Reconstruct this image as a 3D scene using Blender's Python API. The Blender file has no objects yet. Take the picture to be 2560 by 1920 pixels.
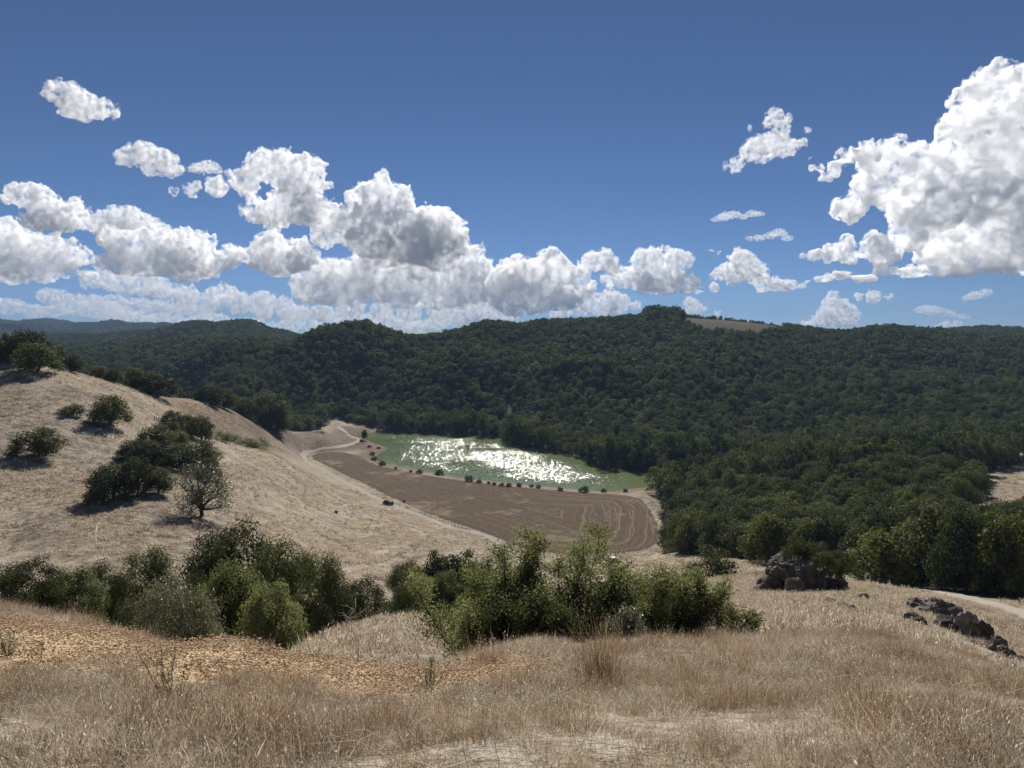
import bpy, bmesh, math, random
import numpy as np
from mathutils import Vector, Matrix, Quaternion
R = math.radians
sc = bpy.context.scene
COL = sc.collection
rng = np.random.default_rng(7)
random.seed(7)

# ------------------------------------------------------------------ camera
EYE = 70.0                       # metres above the lake
PITCH = R(3.55)
LENS = 24.96
cam_data = bpy.data.cameras.new('camera')
cam_data.sensor_width = 36.0; cam_data.lens = LENS
cam_data.clip_start = 0.1; cam_data.clip_end = 120000.0
cam = bpy.data.objects.new('camera', cam_data); COL.objects.link(cam)
cam.location = (0, 0, EYE); cam.rotation_euler = (R(90) - PITCH, 0, 0)
sc.camera = cam

# ------------------------------------------------------------------ sky and sun
SUN_EL, SUN_AZ = 35.0, -1.0      # degrees; azimuth measured from straight ahead, clockwise
world = bpy.data.worlds.new('World'); sc.world = world; world.use_nodes = True
wn = world.node_tree.nodes; wl = world.node_tree.links; wn.clear()
sky = wn.new('ShaderNodeTexSky'); sky.sky_type = 'NISHITA'; sky.sun_disc = False
sky.sun_elevation = R(SUN_EL); sky.sun_rotation = R(SUN_AZ)
sky.altitude = 1500; sky.air_density = 0.62; sky.dust_density = 0.0; sky.ozone_density = 6.5
bg = wn.new('ShaderNodeBackground'); bg.inputs['Strength'].default_value = 0.05
out = wn.new('ShaderNodeOutputWorld')
wl.new(sky.outputs[0], bg.inputs['Color']); wl.new(bg.outputs[0], out.inputs['Surface'])
sd = bpy.data.lights.new('sun', 'SUN'); sd.energy = 5.0; sd.angle = R(0.53); sd.color = (1.0, 0.955, 0.88)
sun = bpy.data.objects.new('sun', sd); COL.objects.link(sun)
sdir = Vector((math.sin(R(SUN_AZ)) * math.cos(R(SUN_EL)), math.cos(R(SUN_AZ)) * math.cos(R(SUN_EL)), math.sin(R(SUN_EL))))
sun.rotation_euler = sdir.to_track_quat('Z', 'Y').to_euler()
sun.location = (0, 0, 300)
sc.view_settings.view_transform = 'Standard'; sc.view_settings.look = 'None'
sc.view_settings.gamma = 1.0; sc.view_settings.exposure = 0.42; sc.view_settings.use_curve_mapping = False
HAZE = 9.0e-5
cy = sc.cycles
cy.max_bounces = 24; cy.diffuse_bounces = 2; cy.glossy_bounces = 2; cy.transmission_bounces = 4
cy.volume_bounces = 24; cy.transparent_max_bounces = 8
cy.use_denoising = True; cy.sample_clamp_indirect = 6.0

# ------------------------------------------------------------------ helpers
F = LENS / 36.0 * 2560.0
CP, SP = math.cos(PITCH), math.sin(PITCH)
def pix_dir(px, py):
    """photograph pixel (2560 wide) -> (x, z) slope per metre forward"""
    u = (px - 1280.0) / F; w = (960.0 - py) / F
    d = CP + w * SP
    return u / d, (-SP + w * CP) / d
def at(px, py, y):
    a, b = pix_dir(px, py)
    return Vector((a * y, y, EYE + b * y))

def _hash(ix, iy, iz, seed):
    h = (ix.astype(np.int64) * 374761393 + iy.astype(np.int64) * 668265263 + iz.astype(np.int64) * 2147483647 + seed * 1274126177) & 0xFFFFFFFF
    h = ((h ^ (h >> 13)) * 1274126177) & 0xFFFFFFFF
    h = (h ^ (h >> 16)) & 0xFFFFFFFF
    h = (h * 2246822519) & 0xFFFFFFFF
    return ((h ^ (h >> 15)) & 0xFFFFFF) / float(0xFFFFFF)
def vnoise(x, y, z=None, seed=0):
    """value noise, -1..1"""
    x = np.asarray(x, float); y = np.asarray(y, float)
    z = np.zeros_like(x) if z is None else np.asarray(z, float)
    ix, iy, iz = np.floor(x), np.floor(y), np.floor(z)
    fx, fy, fz = x - ix, y - iy, z - iz
    fx = fx * fx * fx * (fx * (fx * 6 - 15) + 10); fy = fy * fy * fy * (fy * (fy * 6 - 15) + 10); fz = fz * fz * fz * (fz * (fz * 6 - 15) + 10)
    r = 0
    for dx in (0, 1):
        wx = fx if dx else 1 - fx
        for dy in (0, 1):
            wy = fy if dy else 1 - fy
            for dz in (0, 1):
                wz = fz if dz else 1 - fz
                r = r + wx * wy * wz * _hash(ix + dx, iy + dy, iz + dz, seed)
    return r * 2 - 1
def fbm(x, y, z=None, octs=4, seed=0, gain=0.5):
    a, s, tot = 1.0, 0.0, 0.0
    f = 1.0
    for o in range(octs):
        s = s + a * vnoise(x * f + 17.3 * o, y * f - 9.1 * o, None if z is None else z * f + 4.7 * o, seed + o)
        tot += a; a *= gain; f *= 2.03
    return s / tot
def smooth(a, b, x):
    t = np.clip((x - a) / (b - a), 0, 1); return t * t * (3 - 2 * t)

def mesh_from(name, verts, faces, mat=None, smooth_shade=False, attrs=None):
    """verts (N,3); faces: (M,k) int array, or list of such arrays; attrs: {name: (domain, type, values)}"""
    me = bpy.data.meshes.new(name)
    verts = np.asarray(verts, np.float32)
    if not isinstance(faces, list): faces = [faces]
    faces = [np.asarray(f, np.int32) for f in faces if len(f)]
    me.vertices.add(len(verts)); me.vertices.foreach_set('co', verts.ravel())
    if faces:
        loops = np.concatenate([f.ravel() for f in faces])
        tot = np.concatenate([np.full(len(f), f.shape[1], np.int32) for f in faces])
        start = np.concatenate([[0], np.cumsum(tot)[:-1]]).astype(np.int32)
        me.loops.add(len(loops)); me.loops.foreach_set('vertex_index', loops)
        me.polygons.add(len(tot)); me.polygons.foreach_set('loop_start', start)
        me.polygons.foreach_set('loop_total', tot)
        me.polygons.foreach_set('use_smooth', np.full(len(tot), smooth_shade))
    if attrs:
        for k, (dom, typ, val) in attrs.items():
            a = me.attributes.new(k, typ, dom)
            key = {'FLOAT': 'value', 'INT': 'value', 'FLOAT_VECTOR': 'vector', 'FLOAT_COLOR': 'color'}[typ]
            a.data.foreach_set(key, np.asarray(val, np.int32 if typ == 'INT' else np.float32).ravel())
    me.update(calc_edges=True); me.validate()
    if mat: me.materials.append(mat)
    return me
def link(name, me, parent=None, loc=None):
    o = bpy.data.objects.new(name, me); COL.objects.link(o)
    if parent is not None: o.parent = parent
    if loc is not None: o.location = loc
    return o
def tag(o, label=None, cat=None, group=None, kind=None):
    if label: o['label'] = label
    if cat: o['category'] = cat
    if group: o['group'] = group
    if kind: o['kind'] = kind
    return o
def empty(name, loc, rz=0.0, scale=1.0):
    o = bpy.data.objects.new(name, None); COL.objects.link(o)
    o.location = loc; o.rotation_euler = (0, 0, rz); o.scale = (scale,) * 3 if np.isscalar(scale) else scale
    o.empty_display_size = 0.5
    return o

# ---- material helpers
class MT:
    def __init__(self, name):
        self.m = bpy.data.materials.new(name); self.m.use_nodes = True
        self.t = self.m.node_tree; self.n = self.t.nodes; self.n.clear()
        self.out = self.n.new('ShaderNodeOutputMaterial')
    def node(self, typ, **kw):
        n = self.n.new('ShaderNode' + typ)
        for k, v in kw.items():
            if k in n.inputs: n.inputs[k].default_value = v
            else: setattr(n, k, v)
        return n
    def l(self, a, b): self.t.links.new(a, b)
    def coord(self, which='Object'):
        return self.node('TexCoord').outputs[which]
    def noise(self, vec, scale, detail=4, rough=0.55, dist=0.0):
        n = self.node('TexNoise'); n.inputs['Scale'].default_value = scale; n.inputs['Detail'].default_value = detail
        n.inputs['Roughness'].default_value = rough; n.inputs['Distortion'].default_value = dist
        self.l(vec, n.inputs['Vector']); return n.outputs['Fac']
    def ramp(self, fac, stops, interp='LINEAR'):
        r = self.node('ValToRGB'); r.color_ramp.interpolation = interp
        while len(r.color_ramp.elements) < len(stops): r.color_ramp.elements.new(0.5)
        for e, (p, c) in zip(r.color_ramp.elements, stops):
            e.position = p; e.color = (*c, 1) if not np.isscalar(c) else (c, c, c, 1)
        self.l(fac, r.inputs[0]); return r.outputs[0]
    def mix(self, fac, a, b, mode='MIX'):
        n = self.node('Mix', data_type='RGBA', blend_type=mode)
        for s, v in (('Factor', fac), ('A', a), ('B', b)):
            i = [x for x in n.inputs if x.name == s and (x.type == 'RGBA' or s == 'Factor' and x.type == 'VALUE')][0]
            if hasattr(v, 'links'): self.l(v, i)
            else: i.default_value = v if s == 'Factor' else (*v, 1)
        return [o for o in n.outputs if o.type == 'RGBA'][0]
    def math(self, op, a, b=0.5, c=0.0, clamp=False):
        n = self.node('Math', operation=op); n.use_clamp = clamp
        for i, v in enumerate((a, b, c)):
            if hasattr(v, 'links'): self.l(v, n.inputs[i])
            else: n.inputs[i].default_value = v
        return n.outputs[0]
    def attr(self, name):
        return self.node('Attribute', attribute_name=name)
    def bump(self, h, strength=0.5, dist=0.1):
        b = self.node('Bump'); b.inputs['Strength'].default_value = strength; b.inputs['Distance'].default_value = dist
        self.l(h, b.inputs['Height']); return b.outputs[0]
    def principled(self, color, rough=0.8, spec=0.2, normal=None):
        p = self.node('BsdfPrincipled')
        if hasattr(color, 'links'): self.l(color, p.inputs['Base Color'])
        else: p.inputs['Base Color'].default_value = (*color, 1)
        if hasattr(rough, 'links'): self.l(rough, p.inputs['Roughness'])
        else: p.inputs['Roughness'].default_value = rough
        p.inputs['Specular IOR Level'].default_value = spec
        if normal is not None: self.l(normal, p.inputs['Normal'])
        return p
    def done(self, shader):
        self.l(shader.outputs[0] if hasattr(shader, 'outputs') else shader, self.out.inputs['Surface']); return self.m
# ------------------------------------------------------------------ terrain
OFF = 10.0
def ctl(px, py, y):
    p = at(px, py, y); return (p.x, p.y, p.z)
def drp(px, y, d):
    a, _ = pix_dir(px, 850); return (a * y, y, EYE - d)
PTS = []
# under and behind the camera
PTS += [(0, 0, EYE - 1.6), (0, -5, EYE - 1.3), (-8, -5, EYE - 1.4), (8, -5, EYE - 1.8), (-10, 0, EYE - 1.9), (10, 0, EYE - 2.2), (0, -9, EYE - 1.4), (-11, -8, EYE - 1.6), (11, -8, EYE - 2.0)]
# the knoll in front
PTS += [ctl(*p) for p in [(1280, 1900, 3), (200, 1880, 3.2), (2400, 1890, 3.2), (1280, 1800, 4.3), (1280, 1720, 6), (1280, 1660, 8.2), (1300, 1618, 10.5),
    (0, 1700, 6.4), (0, 1800, 4.4), (600, 1608, 9), (300, 1582, 10), (0, 1522, 12.5), (850, 1662, 8.4), (1080, 1690, 7.8), (900, 1720, 6.4), (500, 1700, 6.5),
    (1600, 1612, 11.5), (1900, 1592, 13.5), (1600, 1700, 6.8), (2200, 1650, 9), (2560, 1720, 8), (2000, 1720, 6.6), (2200, 1585, 17), (2000, 1552, 22),
    (2560, 1800, 5), (2000, 1500, 42), (2010, 1480, 58), (1800, 1442, 75), (1650, 1435, 120), (1900, 1437, 92), (2150, 1464, 62), (2350, 1532, 42), (2500, 1641, 26), (2560, 1684, 20),
    (2450, 1503, 78), (2560, 1532, 66), (2300, 1472, 95), (2560, 1462, 100), (2100, 1432, 125), (1900, 1412, 140), (1650, 1378, 205), (1700, 1400, 170), (2700, 1600, 50), (2750, 1750, 15)]]
# gully left
PTS += [drp(*p) for p in [(600, 14, 7.4), (850, 12, 6.3), (600, 30, 15), (200, 25, 11), (200, 40, 17), (0, 60, 20), (-200, 60, 19), (-200, 25, 9.5), (400, 60, 23), (800, 60, 25.5), (1000, 70, 28),
    (1300, 20, 9.6), (1300, 40, 18.5), (1300, 80, 32), (1500, 60, 24.5), (1700, 30, 12.8), (1600, 90, 34), (800, 40, 18.5)]]
PTS += [ctl(*p) for p in [(1000, 1602, 20), (1050, 1548, 32), (800, 1606, 22), (1200, 1452, 115)]]
# left grass hill
PTS += [ctl(*p) for p in [(-300, 880, 190), (0, 905, 200), (100, 910, 208), (180, 930, 215), (300, 960, 225), (400, 1000, 245), (500, 1018, 275), (600, 1042, 320), (720, 1074, 400), (800, 1089, 450), (860, 1094, 492), (450, 1085, 205), (550, 1101, 235), (650, 1117, 280), (720, 1131, 340),
    (0, 1000, 165), (0, 1100, 140), (0, 1250, 110), (0, 1380, 90), (-300, 1000, 160), (-300, 1250, 105), (300, 1000, 192), (300, 1100, 155), (300, 1180, 135), (300, 1262, 112), (390, 1240, 119), (300, 1380, 90),
    (500, 1290, 115), (500, 1100, 200), (500, 1200, 150), (640, 1127, 240), (700, 1150, 238), (700, 1250, 160), (700, 1350, 120), (850, 1250, 228), (850, 1350, 150), (900, 1300, 190),
    (1000, 1400, 125), (1000, 1320, 180), (1100, 1350, 190), (1180, 1385, 175), (950, 1480, 88), (400, 1330, 102), (150, 1180, 128)]]
PTS += [drp(*p) for p in [(0, 300, 26), (-300, 300, 24), (250, 330, 46), (450, 430, 60), (600, 480, 65), (0, 450, 50), (-300, 450, 45), (200, 600, 46), (500, 600, 60), (-300, 650, 40), (720, 520, 67), (800, 560, 68), (550, 262, 36.5), (650, 315, 46.5), (720, 370, 56.5), (460, 228, 28.5)]]
# valley floor, road, field
PTS += [ctl(*p) for p in [(760, 1135, 407), (850, 1200, 337), (1000, 1270, 281), (1150, 1320, 245), (1250, 1352, 231), (1300, 1385, 213), (1536, 1410, 200), (1200, 1250, 292), (1400, 1300, 257),
    (1600, 1350, 232), (1450, 1392, 217), (1000, 1170, 368), (860, 1073, 540), (930, 1073, 543), (870, 1105, 470), (1450, 1240, 305), (1640, 1240, 305), (1640, 1300, 262)]]
PTS += [drp(*p) for p in [(1100, 430, 72), (1300, 400, 72), (1500, 370, 72), (1250, 470, 72), (1700, 375, 71), (1060, 500, 71)]]
# the wood on the right
PTS += [drp(*p) for p in [(2560, 150, 43), (2800, 150, 40), (2560, 180, 46), (2250, 200, 52), (2000, 220, 57), (2000, 300, 55), (2250, 290, 51.5), (1850, 310, 61), (1750, 300, 67), (1720, 345, 69.4), (2480, 260, 52), (2560, 300, 54), (2250, 385, 64), (2000, 400, 67), (2560, 400, 56), (2850, 300, 48), (2850, 450, 45)]]
# far shore and forest slopes
PTS += [drp(*p) for p in [(880, 620, 66), (1000, 585, 67), (1240, 535, 67), (1400, 470, 68), (1500, 425, 69.2), (1600, 410, 69), (1750, 430, 69), (1000, 700, 42), (1280, 690, 36), (1500, 620, 38), (1750, 620, 40), (2000, 620, 38), (2250, 600, 36), (2560, 600, 34),
    (1280, 820, 8), (1600, 800, 12), (2000, 800, 8), (2400, 800, 8), (700, 600, 55)]]
CREST = [(560, 930, 620), (640, 890, 660), (720, 855, 700), (790, 836, 730), (860, 827, 760), (920, 828, 780), (1000, 856, 800), (1060, 863, 820), (1120, 852, 850), (1180, 831, 880), (1260, 821, 920), (1340, 808, 950), (1430, 806, 960),
    (1530, 801, 980), (1620, 794, 1000), (1700, 790, 1000), (1800, 797, 1000), (1930, 812, 990), (2000, 828, 960), (2110, 838, 940), (2180, 828, 940), (2250, 825, 950), (2330, 834, 960), (2450, 846, 970), (2560, 850, 980), (2900, 850, 980)]
PTS += [ctl(*p) for p in CREST]
PTS += [ctl(px, py + 12, y * 1.12) for px, py, y in CREST[::2] if py < 900]
PTS += [ctl(px, py + 14, y * 0.9) for px, py, y in CREST[::2] if px > 1150]
PTS += [drp(px, 1250, d) for px, d in [(760, 25), (900, 12), (1050, 5), (1300, 0), (1600, -5), (1900, -5), (2250, 0), (2560, 5), (2900, 5)]]
PTS += [ctl(*p) for p in [(2300, 845, 1500), (2400, 832, 1500), (2560, 829, 1500), (2900, 825, 1500), (0, 902, 900), (-300, 885, 900), (170, 890, 900), (250, 872, 950), (330, 862, 1000), (450, 850, 1050), (520, 852, 1100), (600, 852, 1100), (700, 864, 1100),
    (480, 832, 1500), (540, 822, 1560), (590, 813, 1600), (640, 817, 1600), (700, 836, 1600), (760, 850, 1600), (400, 842, 1500), (250, 855, 1500), (0, 862, 1500), (450, 856, 1250), (300, 870, 1250),
    (-300, 812, 3600), (0, 809, 3600), (70, 814, 3600), (130, 813, 3600), (200, 823, 3600), (250, 814, 3600), (330, 819, 3800), (400, 817, 4200), (480, 822, 4500), (600, 832, 4500), (800, 842, 4500), (1280, 846, 4500), (2000, 846, 4500), (2560, 840, 4500),
    (0, 858, 2400), (300, 862, 2400), (700, 860, 2400), (1280, 852, 2400), (2560, 850, 2400), (-300, 858, 2400), (-300, 850, 7500), (600, 850, 7500), (1280, 850, 7500), (2000, 850, 7500), (2900, 850, 7500)]]
PTS = np.array(PTS, float)
KS = 3.0
def warp(x, y):
    return np.stack([KS * x / (y + OFF), np.log(y + OFF)], -1)
_P = warp(PTS[:, 0], PTS[:, 1]); _T = (PTS[:, 2] - EYE) / (PTS[:, 1] + OFF)
def _U(r2): return np.where(r2 > 1e-12, 0.5 * r2 * np.log(np.maximum(r2, 1e-12)), 0)
_n = len(_P)
_K = _U(((_P[:, None] - _P[None]) ** 2).sum(-1)) + np.eye(_n) * 2e-4
_A = np.zeros((_n + 3, _n + 3)); _A[:_n, :_n] = _K; _A[:_n, _n] = 1; _A[:_n, _n + 1:] = _P; _A[_n, :_n] = 1; _A[_n + 1:, :_n] = _P.T
_W = np.linalg.solve(_A, np.concatenate([_T, [0, 0, 0]]))
def tps(x, y):
    sh = np.shape(x); q = warp(np.ravel(x), np.ravel(y)); r = np.empty(len(q))
    for i in range(0, len(q), 20000):
        c = q[i:i + 20000]
        r[i:i + 20000] = _U(((c[:, None] - _P[None]) ** 2).sum(-1)) @ _W[:_n] + _W[_n] + c @ _W[_n + 1:]
    return (r * (np.ravel(y) + OFF) + EYE).reshape(sh)

# ---- outlines on the valley floor (world metres, from the photograph at lake / field level)
def on_level(px, py, z):
    a, b = pix_dir(px, py); y = (z - EYE) / b; return (a * y, y)
LAKE = [on_level(px, py, 0.0) for px, py in [(868, 1092), (900, 1086), (935, 1078), (965, 1080), (1000, 1082), (1050, 1085), (1100, 1087), (1170, 1088), (1235, 1092), (1262, 1101), (1290, 1112), (1345, 1123), (1400, 1133), (1450, 1142), (1474, 1152), (1486, 1168), (1520, 1178), (1560, 1181), (1620, 1180), (1680, 1176), (1760, 1172),
    (1800, 1180), (1780, 1195), (1700, 1206), (1640, 1217), (1560, 1225), (1480, 1226), (1400, 1221), (1320, 1213), (1240, 1205), (1150, 1195), (1060, 1182), (1000, 1168), (950, 1157), (938, 1148), (940, 1138), (955, 1130), (972, 1121), (960, 1115), (935, 1109), (915, 1100), (900, 1094), (885, 1094)]]
FIELD_Z = 3.0
FIELD = [on_level(px, py, FIELD_Z) for px, py in [(772, 1141), (800, 1132), (850, 1128), (900, 1140), (930, 1160), (985, 1172), (1060, 1187), (1150, 1201), (1250, 1213), (1350, 1222), (1450, 1231), (1540, 1235), (1595, 1243), (1618, 1262), (1632, 1285), (1645, 1315), (1650, 1340), (1640, 1360), (1610, 1374), (1560, 1382), (1500, 1386), (1400, 1386), (1320, 1376), (1270, 1356), (1200, 1328), (1120, 1303), (1050, 1276), (990, 1250), (920, 1214), (860, 1184), (810, 1160)]]
def smooth_poly(pts, n=4):
    pts = np.array(pts); 
    for _ in range(2):
        a, b = pts, np.roll(pts, -1, 0)
        pts = np.stack([a * .75 + b * .25, a * .25 + b * .75], 1).reshape(-1, 2)
    return pts
LAKE = smooth_poly(LAKE); FIELD = smooth_poly(FIELD)
def sdist(poly, x, y):
    """signed distance to a polygon, negative inside"""
    x = np.ravel(x); y = np.ravel(y); best = np.full(len(x), 1e18); ins = np.zeros(len(x), bool)
    a = poly; b = np.roll(poly, -1, 0)
    for (ax, ay), (bx, by) in zip(a, b):
        dx, dy = bx - ax, by - ay
        t = np.clip(((x - ax) * dx + (y - ay) * dy) / (dx * dx + dy * dy + 1e-12), 0, 1)
        best = np.minimum(best, (x - ax - t * dx) ** 2 + (y - ay - t * dy) ** 2)
        c = ((ay > y) != (by > y))
        xi = ax + (y - ay) / np.where(abs(by - ay) < 1e-9, 1e-9, by - ay) * (bx - ax)
        ins ^= c & (x < xi)
    return np.where(ins, -1, 1) * np.sqrt(best)

NS, NQ = 410, 520
S = np.linspace(-1.3, 1.3, NS); Q = np.linspace(math.log(1.0), math.log(7900.0), NQ)
GS, GQ = np.meshgrid(S, Q)                # rows: q
GY = np.exp(GQ) - OFF; GX = GS * (GY + OFF)
GZ = tps(GX, GY)
# relief: spurs and gullies under the forest, soft hummocks on the grass
far = smooth(540, 700, GY) * (1 - smooth(2200, 3200, GY) * 0)
rel = fbm(GX / 190 + 0.35 * GY / 190, GY / 360, octs=4, seed=3)
crestw = smooth(660, 780, GY) * (1 - 0.5 * smooth(1050, 1300, GY))
GZ += far * rel * (36 - 29 * crestw + 0.004 * np.maximum(GY - 1200, 0))
GZ += smooth(60, 110, GY) * (1 - smooth(350, 420, GY)) * 0.55 * fbm(GX / 14, GY / 14, octs=3, seed=11)
GZ += (1 - smooth(60, 110, GY)) * 0.13 * smooth(2.5, 9, GY) * fbm(GX / 2.6, GY / 2.6, octs=3, seed=21)
dl = sdist(LAKE, GX, GY).reshape(GX.shape); df = sdist(FIELD, GX, GY).reshape(GX.shape)
w = 1 - smooth(0, 14, df)
GZ = GZ * (1 - w) + w * (FIELD_Z + 0.25 * fbm(GX / 40, GY / 40, octs=2, seed=5))
near_lake = (GY > 280) & (GY < 640)
shore = np.where(dl < 0, np.maximum(-2.5, dl * 0.35), 0)
lift = np.clip(0.22 * dl, 0, 60)
GZ = np.where(near_lake & (dl < 0), shore - 0.05, GZ)
GZ = np.where(near_lake & (dl >= 0) & (dl < 25), np.minimum(np.maximum(GZ, 0.15 + 0.06 * dl), 0.25 + 0.35 * dl + 0.012 * dl * dl), GZ)
GZ = np.where(near_lake & (dl >= 25), np.maximum(GZ, 1.2), GZ)

def H(x, y):
    """ground height, bilinear on the terrain grid"""
    x = np.asarray(x, float); y = np.asarray(y, float)
    fs = (x / (y + OFF) - S[0]) / (S[1] - S[0]); fq = (np.log(np.maximum(y + OFF, 1.0)) - Q[0]) / (Q[1] - Q[0])
    i = np.clip(np.floor(fs).astype(int), 0, NS - 2); j = np.clip(np.floor(fq).astype(int), 0, NQ - 2)
    a = np.clip(fs - i, 0, 1); b = np.clip(fq - j, 0, 1)
    return (GZ[j, i] * (1 - a) + GZ[j, i + 1] * a) * (1 - b) + (GZ[j + 1, i] * (1 - a) + GZ[j + 1, i + 1] * a) * b
_ys = np.exp(np.linspace(math.log(2.0), math.log(6000), 6000))
def hit(px, py, y0=2.0, y1=6000.0):
    """first point where the ground lies on the sight line through a photograph pixel"""
    a, b = pix_dir(px, py); ys = _ys[(_ys >= y0) & (_ys <= y1)]
    d = EYE + b * ys - H(a * ys, ys); k = np.argmax(d <= 0)
    if d[k] > 0: k = int(np.argmin(np.abs(d / ys)))
    y = ys[k]; return Vector((a * y, y, float(H(a * y, y))))
def below(px, y):
    """ground point under image column px at forward distance y"""
    a, _ = pix_dir(px, 850); return Vector((a * y, y, float(H(a * y, y))))
# ------------------------------------------------------------------ where things grow
def px_of(x, y): return 1280 + F * CP * x / y * 1.0
def band(px, table):
    t = np.array(table, float); return np.interp(px, t[:, 0], t[:, 1])
FOREST_FRONT = [(-600, 320), (0, 310), (250, 335), (400, 335), (480, 350), (560, 385), (640, 425), (720, 475), (800, 545), (840, 598), (900, 575), (945, 549), (1000, 536), (1100, 523), (1235, 510), (1262, 493), (1290, 469), (1345, 450), (1400, 435), (1450, 421), (1474, 408), (1486, 391), (1520, 382), (1560, 376), (1620, 376), (1700, 381), (1760, 387), (1800, 396), (1900, 398), (2000, 392), (2300, 372), (2440, 360), (2600, 350), (3200, 350)]
def wp(lst): return np.array([tuple(below(px, y).xy) for px, y in lst])
WOOD = wp([(1672, 207), (1700, 182), (1800, 160), (1900, 147), (2000, 137), (2100, 126), (2180, 108), (2300, 93), (2400, 86), (2600, 80), (2900, 82), (2900, 345), (2420, 340), (2000, 352), (1830, 352), (1760, 342), (1680, 338), (1622, 330), (1640, 292), (1668, 250)])
CLEAR = wp([(2425, 178), (2560, 166), (2750, 170), (2750, 310), (2530, 310), (2440, 275)])
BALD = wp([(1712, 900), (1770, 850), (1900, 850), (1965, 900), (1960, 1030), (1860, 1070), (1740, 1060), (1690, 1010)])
def forest_amount(x, y):
    x = np.ravel(x).astype(float); y = np.ravel(y).astype(float)
    px = 1280 + F * x / np.maximum(y, 1.0)
    f = smooth(0, 4, y - band(px, FOREST_FRONT))
    f = np.maximum(f, smooth(0, 3, -sdist(WOOD, x, y)))
    f *= 1 - smooth(0, 3, -sdist(CLEAR, x, y)); f *= 1 - smooth(0, 3, -sdist(BALD, x, y))
    # grassy openings on the far hills
    n = fbm(x / 120, y / 160, octs=3, seed=40)
    op = smooth(0.36, 0.46, n) * smooth(1050, 1300, y)
    f *= 1 - op
    return f

# ------------------------------------------------------------------ ground material
def ground_material():
    m = MT('ground_material'); co = m.coord('Object')
    sepf = m.attr('forest').outputs['Fac']; sepo = m.attr('orange').outputs['Fac']; sepb = m.attr('brown').outputs['Fac']
    big = m.noise(co, 0.035, 4, 0.6); mid = m.noise(co, 0.30, 5, 0.62, 0.6); fine = m.noise(co, 2.2, 5, 0.65); tiny = m.noise(co, 30.0, 3, 0.7)
    g1 = m.ramp(mid, [(0.32, (0.135, 0.104, 0.078)), (0.46, (0.235, 0.190, 0.143)), (0.56, (0.330, 0.275, 0.210)), (0.70, (0.52, 0.455, 0.36))])
    g2 = m.ramp(fine, [(0.33, (0.105, 0.082, 0.062)), (0.48, (0.240, 0.194, 0.145)), (0.66, (0.56, 0.49, 0.39))])
    col = m.mix(0.55, g1, g2)
    tint = m.ramp(big, [(0.36, (0.74, 0.69, 0.66)), (0.50, (1.02, 1.01, 0.985)), (0.64, (1.18, 1.14, 1.07))])
    col = m.mix(1.0, col, tint, 'MULTIPLY')
    tint2 = m.ramp(tiny, [(0.3, 0.58), (0.6, 1.04)])
    sq = m.noise(co, 0.42, 3, 0.6, 2.2); rid = m.math('SUBTRACT', 1.0, m.math('MULTIPLY', m.math('ABSOLUTE', m.math('SUBTRACT', sq, 0.5)), 9.0), clamp=True)
    col = m.mix(m.math('MULTIPLY', rid, m.ramp(mid, [(0.4, 0.15), (0.6, 0.65)])), col, (0.56, 0.50, 0.41))
    col = m.mix(1.0, col, tint2, 'MULTIPLY')
    orange = m.ramp(m.noise(co, 22.0, 6, 0.78), [(0.32, (0.23, 0.15, 0.085)), (0.45, (0.44, 0.31, 0.185)), (0.58, (0.60, 0.45, 0.28)), (0.72, (0.74, 0.61, 0.43))])
    fo = m.math('ADD', sepo, m.math('MULTIPLY', m.math('SUBTRACT', m.noise(co, 1.6, 4), 0.5), 0.9))
    fo = m.ramp(fo, [(0.42, 0.0), (0.62, 1.0)])
    col = m.mix(fo, col, orange)
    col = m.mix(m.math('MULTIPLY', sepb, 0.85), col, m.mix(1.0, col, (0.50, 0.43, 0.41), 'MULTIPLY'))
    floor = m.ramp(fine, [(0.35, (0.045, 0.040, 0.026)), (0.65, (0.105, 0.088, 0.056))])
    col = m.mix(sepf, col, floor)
    h = m.math('ADD', m.math('MULTIPLY', fine, 0.35), m.math('MULTIPLY', mid, 0.6))
    h = m.math('ADD', h, m.math('MULTIPLY', tiny, 0.02))
    nrm = m.bump(h, 0.9, 1.0)
    return m.done(m.principled(col, 0.95, 0.05, nrm))
GROUND_MAT = ground_material()
ORANGE = np.array([tuple(at(px, py, y).xy) for px, py, y in [(-250, 1575, 10.8), (0, 1570, 11.2), (280, 1578, 11.0), (560, 1604, 10.2), (700, 1612, 9.9), (850, 1655, 9.3), (1000, 1668, 9.2), (1120, 1660, 9.4), (1320, 1640, 9.1), (1420, 1690, 7.4), (1270, 1750, 6.0), (1050, 1760, 5.7), (850, 1752, 5.8), (550, 1738, 6.0), (300, 1722, 6.2), (0, 1705, 6.5), (-250, 1700, 6.7)]])
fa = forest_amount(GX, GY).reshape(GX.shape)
GAP = wp([(1640, 325), (1760, 330), (2000, 345), (2440, 335), (2440, 470), (2000, 500), (1800, 430), (1640, 400)])  # open strip behind the wood: tree shade painted in as dark floor colour
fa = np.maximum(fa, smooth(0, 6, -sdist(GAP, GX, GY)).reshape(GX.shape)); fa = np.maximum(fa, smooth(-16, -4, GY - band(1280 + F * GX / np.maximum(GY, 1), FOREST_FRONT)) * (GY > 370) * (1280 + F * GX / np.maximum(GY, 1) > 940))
oa = np.clip(0.5 - sdist(ORANGE, GX, GY).reshape(GX.shape) / 1.6, 0, 1) * (GY < 30)
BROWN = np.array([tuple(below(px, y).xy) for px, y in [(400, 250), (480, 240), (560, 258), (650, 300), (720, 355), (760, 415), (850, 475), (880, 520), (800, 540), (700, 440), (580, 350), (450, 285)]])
BROWN2 = wp([(755, 425), (790, 405), (850, 425), (900, 440), (945, 440), (985, 415), (985, 440), (960, 470), (915, 505), (935, 560), (840, 565), (800, 470)])
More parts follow.
